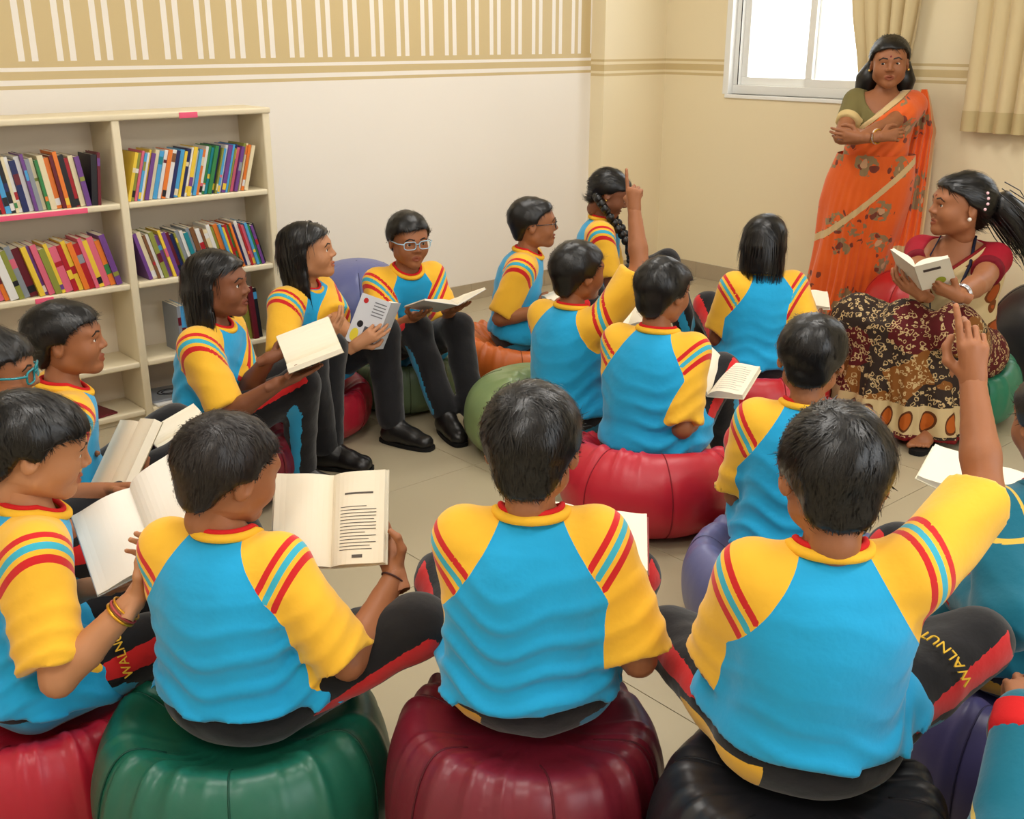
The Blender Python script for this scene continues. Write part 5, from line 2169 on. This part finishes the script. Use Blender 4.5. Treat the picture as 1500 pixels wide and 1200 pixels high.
def orange_sari():
    m, nt, b = _new_mat('orange_floral_sari')
    b.inputs['Roughness'].default_value = 0.6
    b.inputs['Sheen Weight'].default_value = 0.3
    b.inputs['Specular IOR Level'].default_value = 0.3
    w = warp_src(nt, 0.06, 14)
    base = mixc(nt, tex(nt, 'noise', 7).outputs['Fac'], lin(224, 84, 16), lin(240, 108, 30))
    v = tex(nt, 'voronoi', 6.0, src=w)
    n1 = tex(nt, 'noise', 30, 2)
    leaf = nodes_math(nt, 'MULTIPLY', nodes_math(nt, 'LESS_THAN', v.outputs['Distance'], 0.36), nodes_math(nt, 'GREATER_THAN', n1.outputs['Fac'], 0.47))
    c = mixc(nt, leaf, base, lin(150, 122, 84))
    v2 = tex(nt, 'voronoi', 15, src=w)
    bud = nodes_math(nt, 'MULTIPLY', nodes_math(nt, 'LESS_THAN', v2.outputs['Distance'], 0.26), nodes_math(nt, 'LESS_THAN', v.outputs['Distance'], 0.50))
    c = mixc(nt, bud, c, lin(122, 52, 36))
    core = nodes_math(nt, 'LESS_THAN', v.outputs['Distance'], 0.13)
    c = mixc(nt, core, c, lin(206, 160, 120))
    c = mixc(nt, attr_gt(nt, 'border'), c, lin(214, 184, 132))
    c = mixc(nt, attr_gt(nt, 'border_line'), c, lin(138, 92, 40))
    nt.links.new(c, b.inputs['Base Color'])
    bump(nt, b, 60, 0.2, dist=0.006)
    return m


def block_print(name, cream_big):
    m, nt, b = _new_mat(name)
    b.inputs['Roughness'].default_value = 0.8
    b.inputs['Specular IOR Level'].default_value = 0.2
    w = warp_src(nt, 0.05, 10)
    v = tex(nt, 'voronoi', 7.0, src=w)
    cell = nt.nodes.new('ShaderNodeSeparateColor')
    nt.links.new(v.outputs['Color'], cell.inputs[0])
    c = mixc(nt, nodes_math(nt, 'GREATER_THAN', cell.outputs[0], 0.5), lin(52, 40, 34), lin(132, 82, 36))
    c = mixc(nt, nodes_math(nt, 'GREATER_THAN', cell.outputs[1], 0.7), c, lin(88, 26, 28))
    # fine cream scrolls
    w2 = warp_src(nt, 0.03, 45)
    v2 = tex(nt, 'voronoi', 44, src=w2)
    c = mixc(nt, nodes_math(nt, 'LESS_THAN', nodes_math(nt, 'ABSOLUTE', nodes_math(nt, 'SUBTRACT', v2.outputs['Distance'], 0.36)), 0.075), c, lin(196, 168, 120))
    if cream_big:
        c = lin(206, 184, 138)
        v3 = tex(nt, 'voronoi', 11, src=w)
        c = mixc(nt, nodes_math(nt, 'LESS_THAN', v3.outputs['Distance'], 0.42), c, lin(112, 60, 24))
        c = mixc(nt, nodes_math(nt, 'LESS_THAN', v3.outputs['Distance'], 0.33), c, lin(158, 74, 28))
    c = mixc(nt, attr_gt(nt, 'border'), c, lin(200, 176, 130))
    c = mixc(nt, attr_gt(nt, 'paisley_rim'), c, lin(92, 50, 24))
    c = mixc(nt, attr_gt(nt, 'paisley'), c, lin(176, 88, 28))
    c = mixc(nt, attr_gt(nt, 'red_edge'), c, lin(120, 24, 26))
    nt.links.new(c, b.inputs['Base Color'])
    bump(nt, b, 50, 0.2, dist=0.006)
    return m


SARI_O = orange_sari()
SARI_B = block_print('brown_block_print_sari', False)
SARI_C = block_print('cream_paisley_pallu', True)
BLOUSE_O = mat_layers('olive_blouse', lin(118, 108, 66), [('band', lin(212, 186, 130))], 0.8, 0.2, 60, 0.2, bdist=0.003)
BLOUSE_R = mat_layers('red_blouse', lin(156, 22, 40), [('band', lin(110, 16, 30))], 0.8, 0.2, 60, 0.2, bdist=0.003)
GOLD = mat('gold', lin(220, 180, 90), 0.2, 0.6, metal=0.9)
SILVER = mat('silver', lin(210, 210, 214), 0.2, 0.6, metal=0.9)


def blouse(p, material, sleeve=0.55, neck=0.095, dip=0.05):
    """short tight bodice with a wide neckline"""
    s = p.s
    pts = [p.tor((0, 0, 0.05)), p.nb] + [a[k] for a in (p.aR, p.aL) for k in ('S', 'E')]
    lo, hi = p.bounds(pts, 0.2 * s)
    F = Field(lo, hi, 0.009)
    zt = 0.41 * p.tl * s
    F.add(lambda P: p.torso_d(P, 0.0, zt - 0.24 * s), *p.bounds([p.hip, p.nb], 0.2 * s))

    def sl(P, a):
        ax = nrm(a['E'] - a['S'])
        L = np.linalg.norm(a['E'] - a['S']) * sleeve
        d = d_cone(P, a['S'] - ax * 0.01, a['S'] + ax * L, 0.056 * s, 0.052 * s)
        return np.maximum(d, (P - a['S']) @ ax - L)
    for a in (p.aR, p.aL):
        F.add(lambda P, a=a: sl(P, a), *p.bounds([a['S'], a['E']], 0.08), 0.025)
        F.cone(p.tor((0, float(p.cy(zt)), zt - 0.06 * s)), a['S'], 0.052 * s, 0.052 * s, 0.02)
    c = p.tor((0, float(p.cy(zt)) + 0.05 * s, zt + 0.0))
    F.ell(c, np.array((neck, 0.11, neck + dip)) * s, 0.008, op='sub')
    V, Q = F.net()
    band = np.full(len(V), -1.0)
    for a in (p.aR, p.aL):
        ax = nrm(a['E'] - a['S'])
        L = np.linalg.norm(a['E'] - a['S']) * sleeve
        t = (V - a['S']) @ ax
        near = sl(V, a) < 0.012
        band = np.where(near, np.maximum(band, t - L + 0.035), band)
    return Shape().add(V, Q).build('blouse', material, p.root, True, dict(band=band))


def drape(p, material, name, line, grow=0.014, zlo=0.02, bw=0.028, extra=None, seed=0, fold=0.006):
    """cloth wound round the torso, cut by a slanting upper edge; line(x) = height of that edge"""
    s = p.s
    lo, hi = p.bounds([p.hip, p.nb], 0.22 * s)
    F = Field(lo, hi, 0.0085)
    F.add(lambda P: p.torso_d(P, grow, zlo * s), lo, hi)
    P = np.stack(np.meshgrid(*F.ax, indexing='ij'), -1)
    q = (P - p.hip) @ p.T3 / s
    if extra is not None:
        F.v = smin(F.v, extra(P), 0.02)
    e = q[..., 2] - line(q[..., 0])
    # pleats run parallel to the edge
    F.v -= fold * s * 0.55 * np.sin(e * 2 * np.pi / 0.06 + 3 * np.sin(q[..., 0] * 9)) * np.clip(-e / 0.08, 0, 1) * np.clip(1 - (q[..., 0] / 0.15) ** 2, 0.1, 1)
    F.v = np.maximum(F.v, e * s * 0.75)
    V, Q = F.net()
    q = (V - p.hip) @ p.T3 / s
    e = q[:, 2] - line(q[:, 0])
    at = dict(border=e + bw, border_line=np.minimum(e + bw + 0.004, -(e + bw - 0.002)), paisley=np.full(len(V), -1.0), paisley_rim=np.full(len(V), -1.0), red_edge=e + bw * 0.4)
    return Shape().add(V, Q).build(name, material, p.root, True, at)


# ---- standing woman, orange sari, arms folded, leaning at the wall
p = Person('woman in an orange floral sari leaning on the wall with folded arms', (1303, 92), 5.32, 190, s=1.13, lean=-3, side=-3, slouch=0.0, hy=196, hp=-2, hr=2, skin=1,
           hs=1.10, rx=ADULT_RX, ry=ADULT_RY, tl=1.0)
TA = p
p.gaze = (8, -6)
p.arm(True, wrist=px(1290, 200, 5.14), pole=(1, -0.1, -0.6), fdir=dirv(1, 0.1, 0.1), palm=dirv(0, 1, -0.2), pose='relax', ulen=0.225)
p.arm(False, wrist=px(1246, 210, 5.09), pole=(-1, -0.1, -0.7), fdir=dirv(-1, 0.25, 0.05), palm=dirv(0, 1, 0.1), pose='relax', ulen=0.225)
p.leg(True, lk=(0.09, 0.0, -0.4))
p.leg(False, lk=(-0.09, 0.0, -0.4))
p.body(bindi=True, legs=False, fat=1.08, armr=1.05)
p.hair('tied', 1400, None, 61, 1.1)
# hair falling behind the shoulders
S = Shape()
for sx in (-1, 1):
    a = np.array((sx * 0.05, -0.075, -0.02)) * p.hs @ p.HR.T + p.headc
    b2 = p.tor(np.array((sx * 0.075, -0.085, 0.40)) * p.s)
    c2 = p.tor(np.array((sx * 0.08, -0.125, 0.27)) * p.s)
    S.tube([a, a + (b2 - a) * 0.5 + np.array((sx * 0.02, 0, 0)), b2, (b2 + c2) / 2, c2], [0.055, 0.06, 0.055, 0.05, 0.02], 12)
S.build('hair_length', HAIRM, p.root, True)
blouse(p, BLOUSE_O, 0.62)
drape(p, SARI_O, 'pallu', lambda x: 0.385 - (x + 0.04) * 0.95, 0.008, 0.04,
      extra=lambda P: smin(d_cone(P, p.aL['S'], p.aL['S'] + (p.aL['E'] - p.aL['S']) * 0.42, 0.066 * p.s, 0.070 * p.s),
                           d_cone(P, p.tor(np.array((-0.03, 0, 0.36)) * p.s), p.aL['S'], 0.058 * p.s, 0.064 * p.s), 0.02))
for sx in (-1, 1):
    e = np.array((sx * 0.084, -0.004, -0.032)) * p.hs @ p.HR.T + p.headc
    Shape().sphere(e, 0.007, 8, 6).build('earring', GOLD, p.root, True)
p.bangle(p.aR, [('gold', lin(214, 160, 40), 0.0035, 0.3, 0.7), ('white', lin(232, 214, 200), 0.0045, 0.4, 0), ('gold', lin(214, 160, 40), 0.0035, 0.3, 0.7)], 0.86, 0.030)
# skirt: rings from waist to floor, leaning out to the feet
foot = p.loc(px_z(1232, 469, 0.0))
nth, nz = 160, 46
G = np.zeros((nth, nz, 3))
bl = np.zeros((nth, nz))
b3 = np.zeros((nth, nz))
waist = p.tor((0, 0, 0.135 * p.s))
for j in range(nz):
    t = j / (nz - 1)
    c = waist + (np.array((foot[0], foot[1] - 0.03, 0.012)) - waist) * t
    rx = np.interp(t, [0, 0.14, 0.28, 0.55, 0.85, 1.0], [0.192, 0.220, 0.230, 0.218, 0.222, 0.245])
    ry = np.interp(t, [0, 0.14, 0.28, 0.55, 0.85, 1.0], [0.166, 0.176, 0.172, 0.150, 0.140, 0.150])
    for i in range(nth):
        a = 2 * math.pi * i / nth
        fr = math.exp(-((math.degrees(a) - 78) / 34) ** 2)          # knife pleats fall down the front
        f = 0.016 * t * fr * math.sin(a * 34 + 1.2 * math.sin(6 * t)) + 0.013 * (t ** 1.3) * math.sin(9 * a + 3 * t + 1.0 * math.sin(2 * a)) + 0.006 * math.sin(5 * a + 7 * t)
        x = math.cos(a) * (rx + f)
        y = math.sin(a) * (ry + f)
        G[i, j] = c + np.array((x, y, 0))
        if G[i, j, 2] < 0.006:
            G[i, j, 2] = 0.006
        xx = x / p.s
        e = (G[i, j, 2] - waist[2]) / p.s + 0.20 + xx * 1.05           # slanting border from one hip to the other side
        bl[i, j] = 0.020 - abs(e) if y > -0.05 else -1
        b3[i, j] = 0.03 - (G[i, j, 2])
border = np.maximum(bl, b3)
Shape().grid(G, closed_u=True, flip=False).build('sari_skirt', SARI_O, p.root, True,
                                                 dict(border=border.ravel(), border_line=np.minimum(bl + 0.006, -bl + 0.001).ravel()))
# loose end hanging from the shoulder down her side
top = p.tor(np.array((-0.125, 0.0, 0.405)) * p.s)
nu, nv = 60, 40
G = np.zeros((nu, nv, 3))
edge = np.zeros((nu, nv))
for i in range(nu):
    u = i / (nu - 1)
    for j in range(nv):
        v = j / (nv - 1)
        x = top[0] - 0.045 - 0.045 * min(1, v * 5) + 0.030 * v - (u - 0.6) * 0.17 * (0.7 + 0.4 * v) * (0.3 + 0.7 * min(1, v * 6))
        y = top[1] + 0.03 - 0.085 * min(1, v * 4) - 0.01 * u + 0.05 * v
        z = top[2] + 0.022 - 0.055 * min(1, v * 7) ** 2 - 0.78 * v
        w = 0.012 * math.sin(u * 26 + 2 * v) * min(1, v * 4)
        G[i, j] = (x, y + w, z)
        edge[i, j] = max(0.14 - u, u - 0.90, v - 0.955)
Shape().grid(G).grid(G + np.array((0, 0.003, 0)), flip=True).build('pallu_end', SARI_O, p.root, True,
                                                                 dict(border=np.concatenate([edge.ravel()] * 2), border_line=np.full(2 * nu * nv, -1.0)))

# ---- seated woman, brown printed sari, ponytail, green beanbag
p = Person('woman in a brown printed sari seated on a green beanbag looking aside', (1408, 302), 4.05, 216, s=1.12, lean=8, slouch=0.02, hy=268, hp=4, skin=1,
           hs=1.08, rx=ADULT_RX * 1.04, ry=ADULT_RY, tl=1.0)
TB = p
p.gaze = (-6, 0)
bk = Book('open illustrated book held by the woman in the brown sari', px(1345, 408, 3.70), dirv(-0.45, -0.55, 0.62), dirv(0.40, 0.45, 0.80), 0.115, 0.16, 0.012, 0.010, 28, 28, cover=(226, 220, 206))
bk.cover_print('L', [('print_shape', (150, 160, 50), 'disc', 0.45, 0.75, -0.06, -0.02), ('print_line', (60, 50, 50), 'box', 0.2, 0.7, 0.03, 0.045)])
p.arm(True, wrist=px(1350, 445, 3.74), pole=(1, -0.3, -0.8), fdir=dirv(-0.7, -0.2, 0.4), palm=dirv(0.1, 0.6, 0.9), pose='hold', ulen=0.23)
p.arm(False, wrist=px(1386, 452, 3.61), pole=(-1, -0.5, -0.8), fdir=dirv(-1, 0.2, 0.35), palm=dirv(0.1, 0.7, 0.7), pose='hold', ulen=0.23)
kR, kL = px(1268, 495, 3.89), px(1325, 515, 3.62)
aR_, aL_ = px_z(1275, 590, 0.07), px_z(1366, 622, 0.07)
p.leg(True, knee=kR, ankle=aR_, foot=dirv(-0.6, -0.8, 0))
p.leg(False, knee=kL, ankle=aL_, foot=dirv(-0.6, -0.8, 0))
p.body(bindi=True, legs=True, fat=1.05, armr=1.1)
p.hair('tied', 2000, None, 63, 1.15)
# ponytail
S = Shape()
a = np.array((0, -0.105, 0.02)) * p.hs @ p.HR.T + p.headc
R_ = p.R.T
pt = [a, p.loc(px(1462, 298, 4.05)), p.loc(px(1482, 318, 4.07)), p.loc(px(1500, 345, 4.09)), p.loc(px(1512, 375, 4.12))]
S.tube(pt, [0.030, 0.058, 0.062, 0.050, 0.016], 14)
rr = np.random.default_rng(4)
for k in range(160):
    o_ = rr.normal(size=3) * 0.028
    S.tube([pt[1] + o_, pt[2] + o_ * 1.25, pt[3] + o_ * 1.2, pt[4] + o_ * 0.9 + rr.normal(size=3) * 0.01], [0.002, 0.002, 0.0016, 0.0005], 4, caps=False)
S.build('ponytail', HAIRM, p.root, True)
for k, (u, v) in enumerate(((1447, 283), (1448, 291), (1447, 299), (1443, 307))):
    Shape().sphere(p.loc(px(u, v, 3.74)), 0.0055, 8, 6).build('hair_bead', mat('bead', lin(236, 190, 200), 0.2, 0.6), p.root, True)
blouse(p, BLOUSE_R, 0.60)
drape(p, SARI_C, 'pallu', lambda x: 0.375 - (x + 0.05) * 0.85, 0.012, -0.02, seed=3)
for sx in (-1, 1):
    e = np.array((sx * 0.084, 0.0, -0.034)) * p.hs @ p.HR.T + p.headc
    Shape().sphere(e, 0.008, 8, 6).build('earring', mat('pearl', lin(240, 232, 220), 0.2, 0.6), p.root, True)
p.bangle(p.aL, [('steel', lin(200, 200, 205), 0.004, 0.25, 0.9)] * 3, 0.88, 0.030, 'bracelet')
# lanyard
ln = [p.tor(np.array(q) * p.s) for q in ((-0.055, -0.01, 0.43), (-0.07, 0.09, 0.36), (-0.03, 0.15, 0.20), (0.0, 0.155, 0.14), (0.03, 0.15, 0.20), (0.07, 0.09, 0.36), (0.055, -0.01, 0.43))]
Shape().tube(ln, 0.006, 6, flat=0.4).build('lanyard', mat('lanyard_cloth', lin(30, 32, 52), 0.7, 0.2), p.root, True)
# skirt over lap and knees down to the floor
K = (p.lR['K'] + p.lL['K']) / 2
lo, hi = p.bounds([p.hip, p.lR['K'], p.lL['K'], p.lR['A'], p.lL['A']], 0.34)
lo[2] = -0.02
F = Field(lo, hi, 0.0105)
F.ell(p.hip + np.array((0, 0, 0.0)), np.array((0.215, 0.185, 0.135)) * p.s * 0.95, 0)
for l in (p.lR, p.lL):
    F.cone(l['H'], l['K'], 0.115 * p.s, 0.092 * p.s, 0.05)
F.cone((p.lR['H'] + p.lL['H']) / 2, K, 0.11, 0.10, 0.06)
base_c = (p.lR['A'] + p.lL['A']) / 2
base_c[2] = 0.0


def bell(P):
    t = np.clip((K[2] + 0.02 - P[..., 2]) / (K[2] + 0.02), 0, 1)
    c = K[:2] + (base_c[:2] - np.array((0, 0.02)) - K[:2]) * t[..., None] * 0.8
    dx, dy = P[..., 0] - c[..., 0], P[..., 1] - c[..., 1]
    an = np.arctan2(dy, dx)
    rx = 0.18 + 0.13 * t
    ry = 0.12 + 0.08 * t
    f = (0.012 * np.sin(11 * an + 2 * np.sin(2 * an)) + 0.007 * np.sin(23 * an + 1.0)) * np.clip(t * 1.6, 0, 1)
    d = (np.sqrt((dx / rx) ** 2 + (dy / ry) ** 2) - 1) * 0.16 - f
    return np.maximum(d * 0.9, np.maximum(P[..., 2] - K[2] - 0.02, 0.03 - P[..., 2]))


F.add(bell, lo, hi, 0.05)
# back of the skirt falls over the front of the bag
F.cone(p.hip + np.array((0, 0.10, -0.04)), base_c + np.array((0, -0.06, 0.16)), 0.14, 0.17, 0.06)
P = np.stack(np.meshgrid(*F.ax, indexing='ij'), -1)
F.v -= 0.006 * wob(P, 26, 71) + 0.004 * wob(P * np.array((1, 1, .4)), 60, 72)
F.cut(lambda P: 0.028 - P[..., 2])
V, Q = F.net()
an = np.arctan2(V[:, 1] - base_c[1], V[:, 0] - base_c[0])
z = V[:, 2]
arc = an * 0.30
per = 0.105
ax_ = np.mod(arc, per) - per / 2
# comma shaped blobs in the hem band
tail = np.maximum(0, z - 0.125) * 0.9
dd = np.sqrt(((ax_ - 0.2 * (z - 0.12)) / 0.95) ** 2 + ((z - 0.112) / 1.25) ** 2)
Shape().add(V, Q).build('sari_skirt', SARI_B, p.root, True,
                        dict(border=np.minimum(0.175 - z, z - 0.060), paisley=0.028 - dd, paisley_rim=0.036 - dd, red_edge=0.048 - z))
for l in (p.lR, p.lL):
    f = l['f']
    x = np.cross(f, UP)
    M3 = np.stack([x, f, UP], 1)
    base = np.array((l['A'][0], l['A'][1], 0.0)) - f * 0.04
    S = Shape()
    ol = [(0.045 * math.copysign(abs(math.cos(a)) ** 0.6, math.cos(a)) * (0.85 + 0.15 * math.sin(a)), 0.105 + 0.130 * math.sin(a)) for a in np.linspace(0, 2 * math.pi, 32, endpoint=False)]
    Gs = np.array([[[q[0], q[1], zz] for zz in (0.001, 0.020)] for q in ol])
    S.grid(Gs, closed_u=True)
    S.add([[0, 0.1, 0.020]] + [[q[0], q[1], 0.020] for q in ol], None, [[0, 1 + k, 1 + (k + 1) % 32] for k in range(32)])
    S.V = [v @ M3.T + base for v in S.V]
    o = S.build('sandal', SOLE, p.root)
    Shape().tube(np.array([(-0.042, 0.11, 0.018), (-0.03, 0.125, 0.062), (0, 0.135, 0.070), (0.03, 0.125, 0.062), (0.042, 0.11, 0.018)]) @ M3.T + base, 0.008, 6, flat=0.4).build('strap', SOLE, o, True)
    F = Field((-0.06, -0.04, 0.0), (0.06, 0.27, 0.14), 0.0045)
    F.cone((0, 0.03, 0.050), (0, 0.15, 0.040), 0.032, 0.030, 0.02, flat=(np.array((0, 0, 1.0)), 0.7))
    F.cone((0, 0.035, 0.05), (0, 0.04, 0.13), 0.034, 0.034, 0.03)
    F.cone((0, 0.06, 0.075), (0, 0.14, 0.042), 0.030, 0.028, 0.03)
    for k in range(5):
        tx = -0.030 + 0.015 * k if l['right'] else 0.030 - 0.015 * k
        ln_ = 0.215 - 0.008 * k
        rr_ = 0.0115 if k == 0 else 0.008
        F.cone((tx * 0.9, 0.16, 0.034), (tx, ln_, 0.031), rr_ * 1.1, rr_, 0.006)
    V, Q = F.net()
    Shape().add(V @ M3.T + base, Q).build('foot', skin_mat(1), p.root, True, {k: np.full(len(V), -1.0) for k in ('lip', 'nail', 'brow', 'bindi')})
seat_bag(p, 'bottle green beanbag under the woman in the brown sari', (22, 112, 84), 0.30, None, (-0.0, -0.05), seed=20, seat_r=0.22)
c = px_z(1330, 500, 0.0)
beanbag('empty red beanbag standing between the two women', (172, 16, 24), c[0], c[1], 0.25, 0.38, None, seed=21)
c = px_z(1535, 555, 0.0)
beanbag('empty black beanbag beyond the woman in the brown sari', (30, 30, 34), c[0], c[1], 0.28, 0.46, None, seed=22)
# ------------------------------------------------------------------ lettering on the near boys' trousers
def side_text(p, leg, t, ang, size, flip=1.0):
    """the word stitched on a thigh, in yellow, running along the thigh"""
    H, K = leg['H'], leg['K']
    ax = nrm(K - H)
    r = 0.088 * p.s + (0.062 - 0.088) * p.s * t + 0.012
    mid = H + (K - H) * t
    v = p.loc(np.array((0.0, 0.0, 1.5))) + np.array((0, 0, 0.35)) - mid     # the flank turned up and back
    n = nrm(v - ax * (v @ ax))
    n = nrm(n * math.cos(rad(ang)) + np.cross(ax, n) * math.sin(rad(ang)))
    c = mid + n * r
    cu = bpy.data.curves.new('lettering', 'FONT')
    cu.body = 'WALNUT'
    cu.size = size
    cu.align_x = 'CENTER'
    cu.align_y = 'CENTER'
    cu.extrude = 0.0012
    to = bpy.data.objects.new('lettering_source', cu)
    COL.objects.link(to)
    dg = bpy.context.evaluated_depsgraph_get()
    me = bpy.data.meshes.new_from_object(to.evaluated_get(dg))
    bpy.data.objects.remove(to, do_unlink=True)
    tang = nrm(np.cross(ax, n))
    if tang[2] < 0:
        tang = -tang
    Yd = np.cross(n, tang)
    for v in me.vertices:
        q = np.array(v.co)
        th = q[0] / r
        v.co = Vector(c - n * r + Yd * q[1] + (tang * math.sin(th) + n * math.cos(th)) * (r + q[2]))
    me.materials.clear()
    o = obj('lettering', me, mat('lettering_thread', lin(236, 190, 60), 0.7, 0.2), p.root)
    o['label'] = 'yellow stitched word WALNUT'
    return o


side_text(P6, P6.lR, 0.62, 0, 0.026)
side_text(P3, P3.lR, 0.50, 0, 0.024)
bpy.context.view_layer.update()
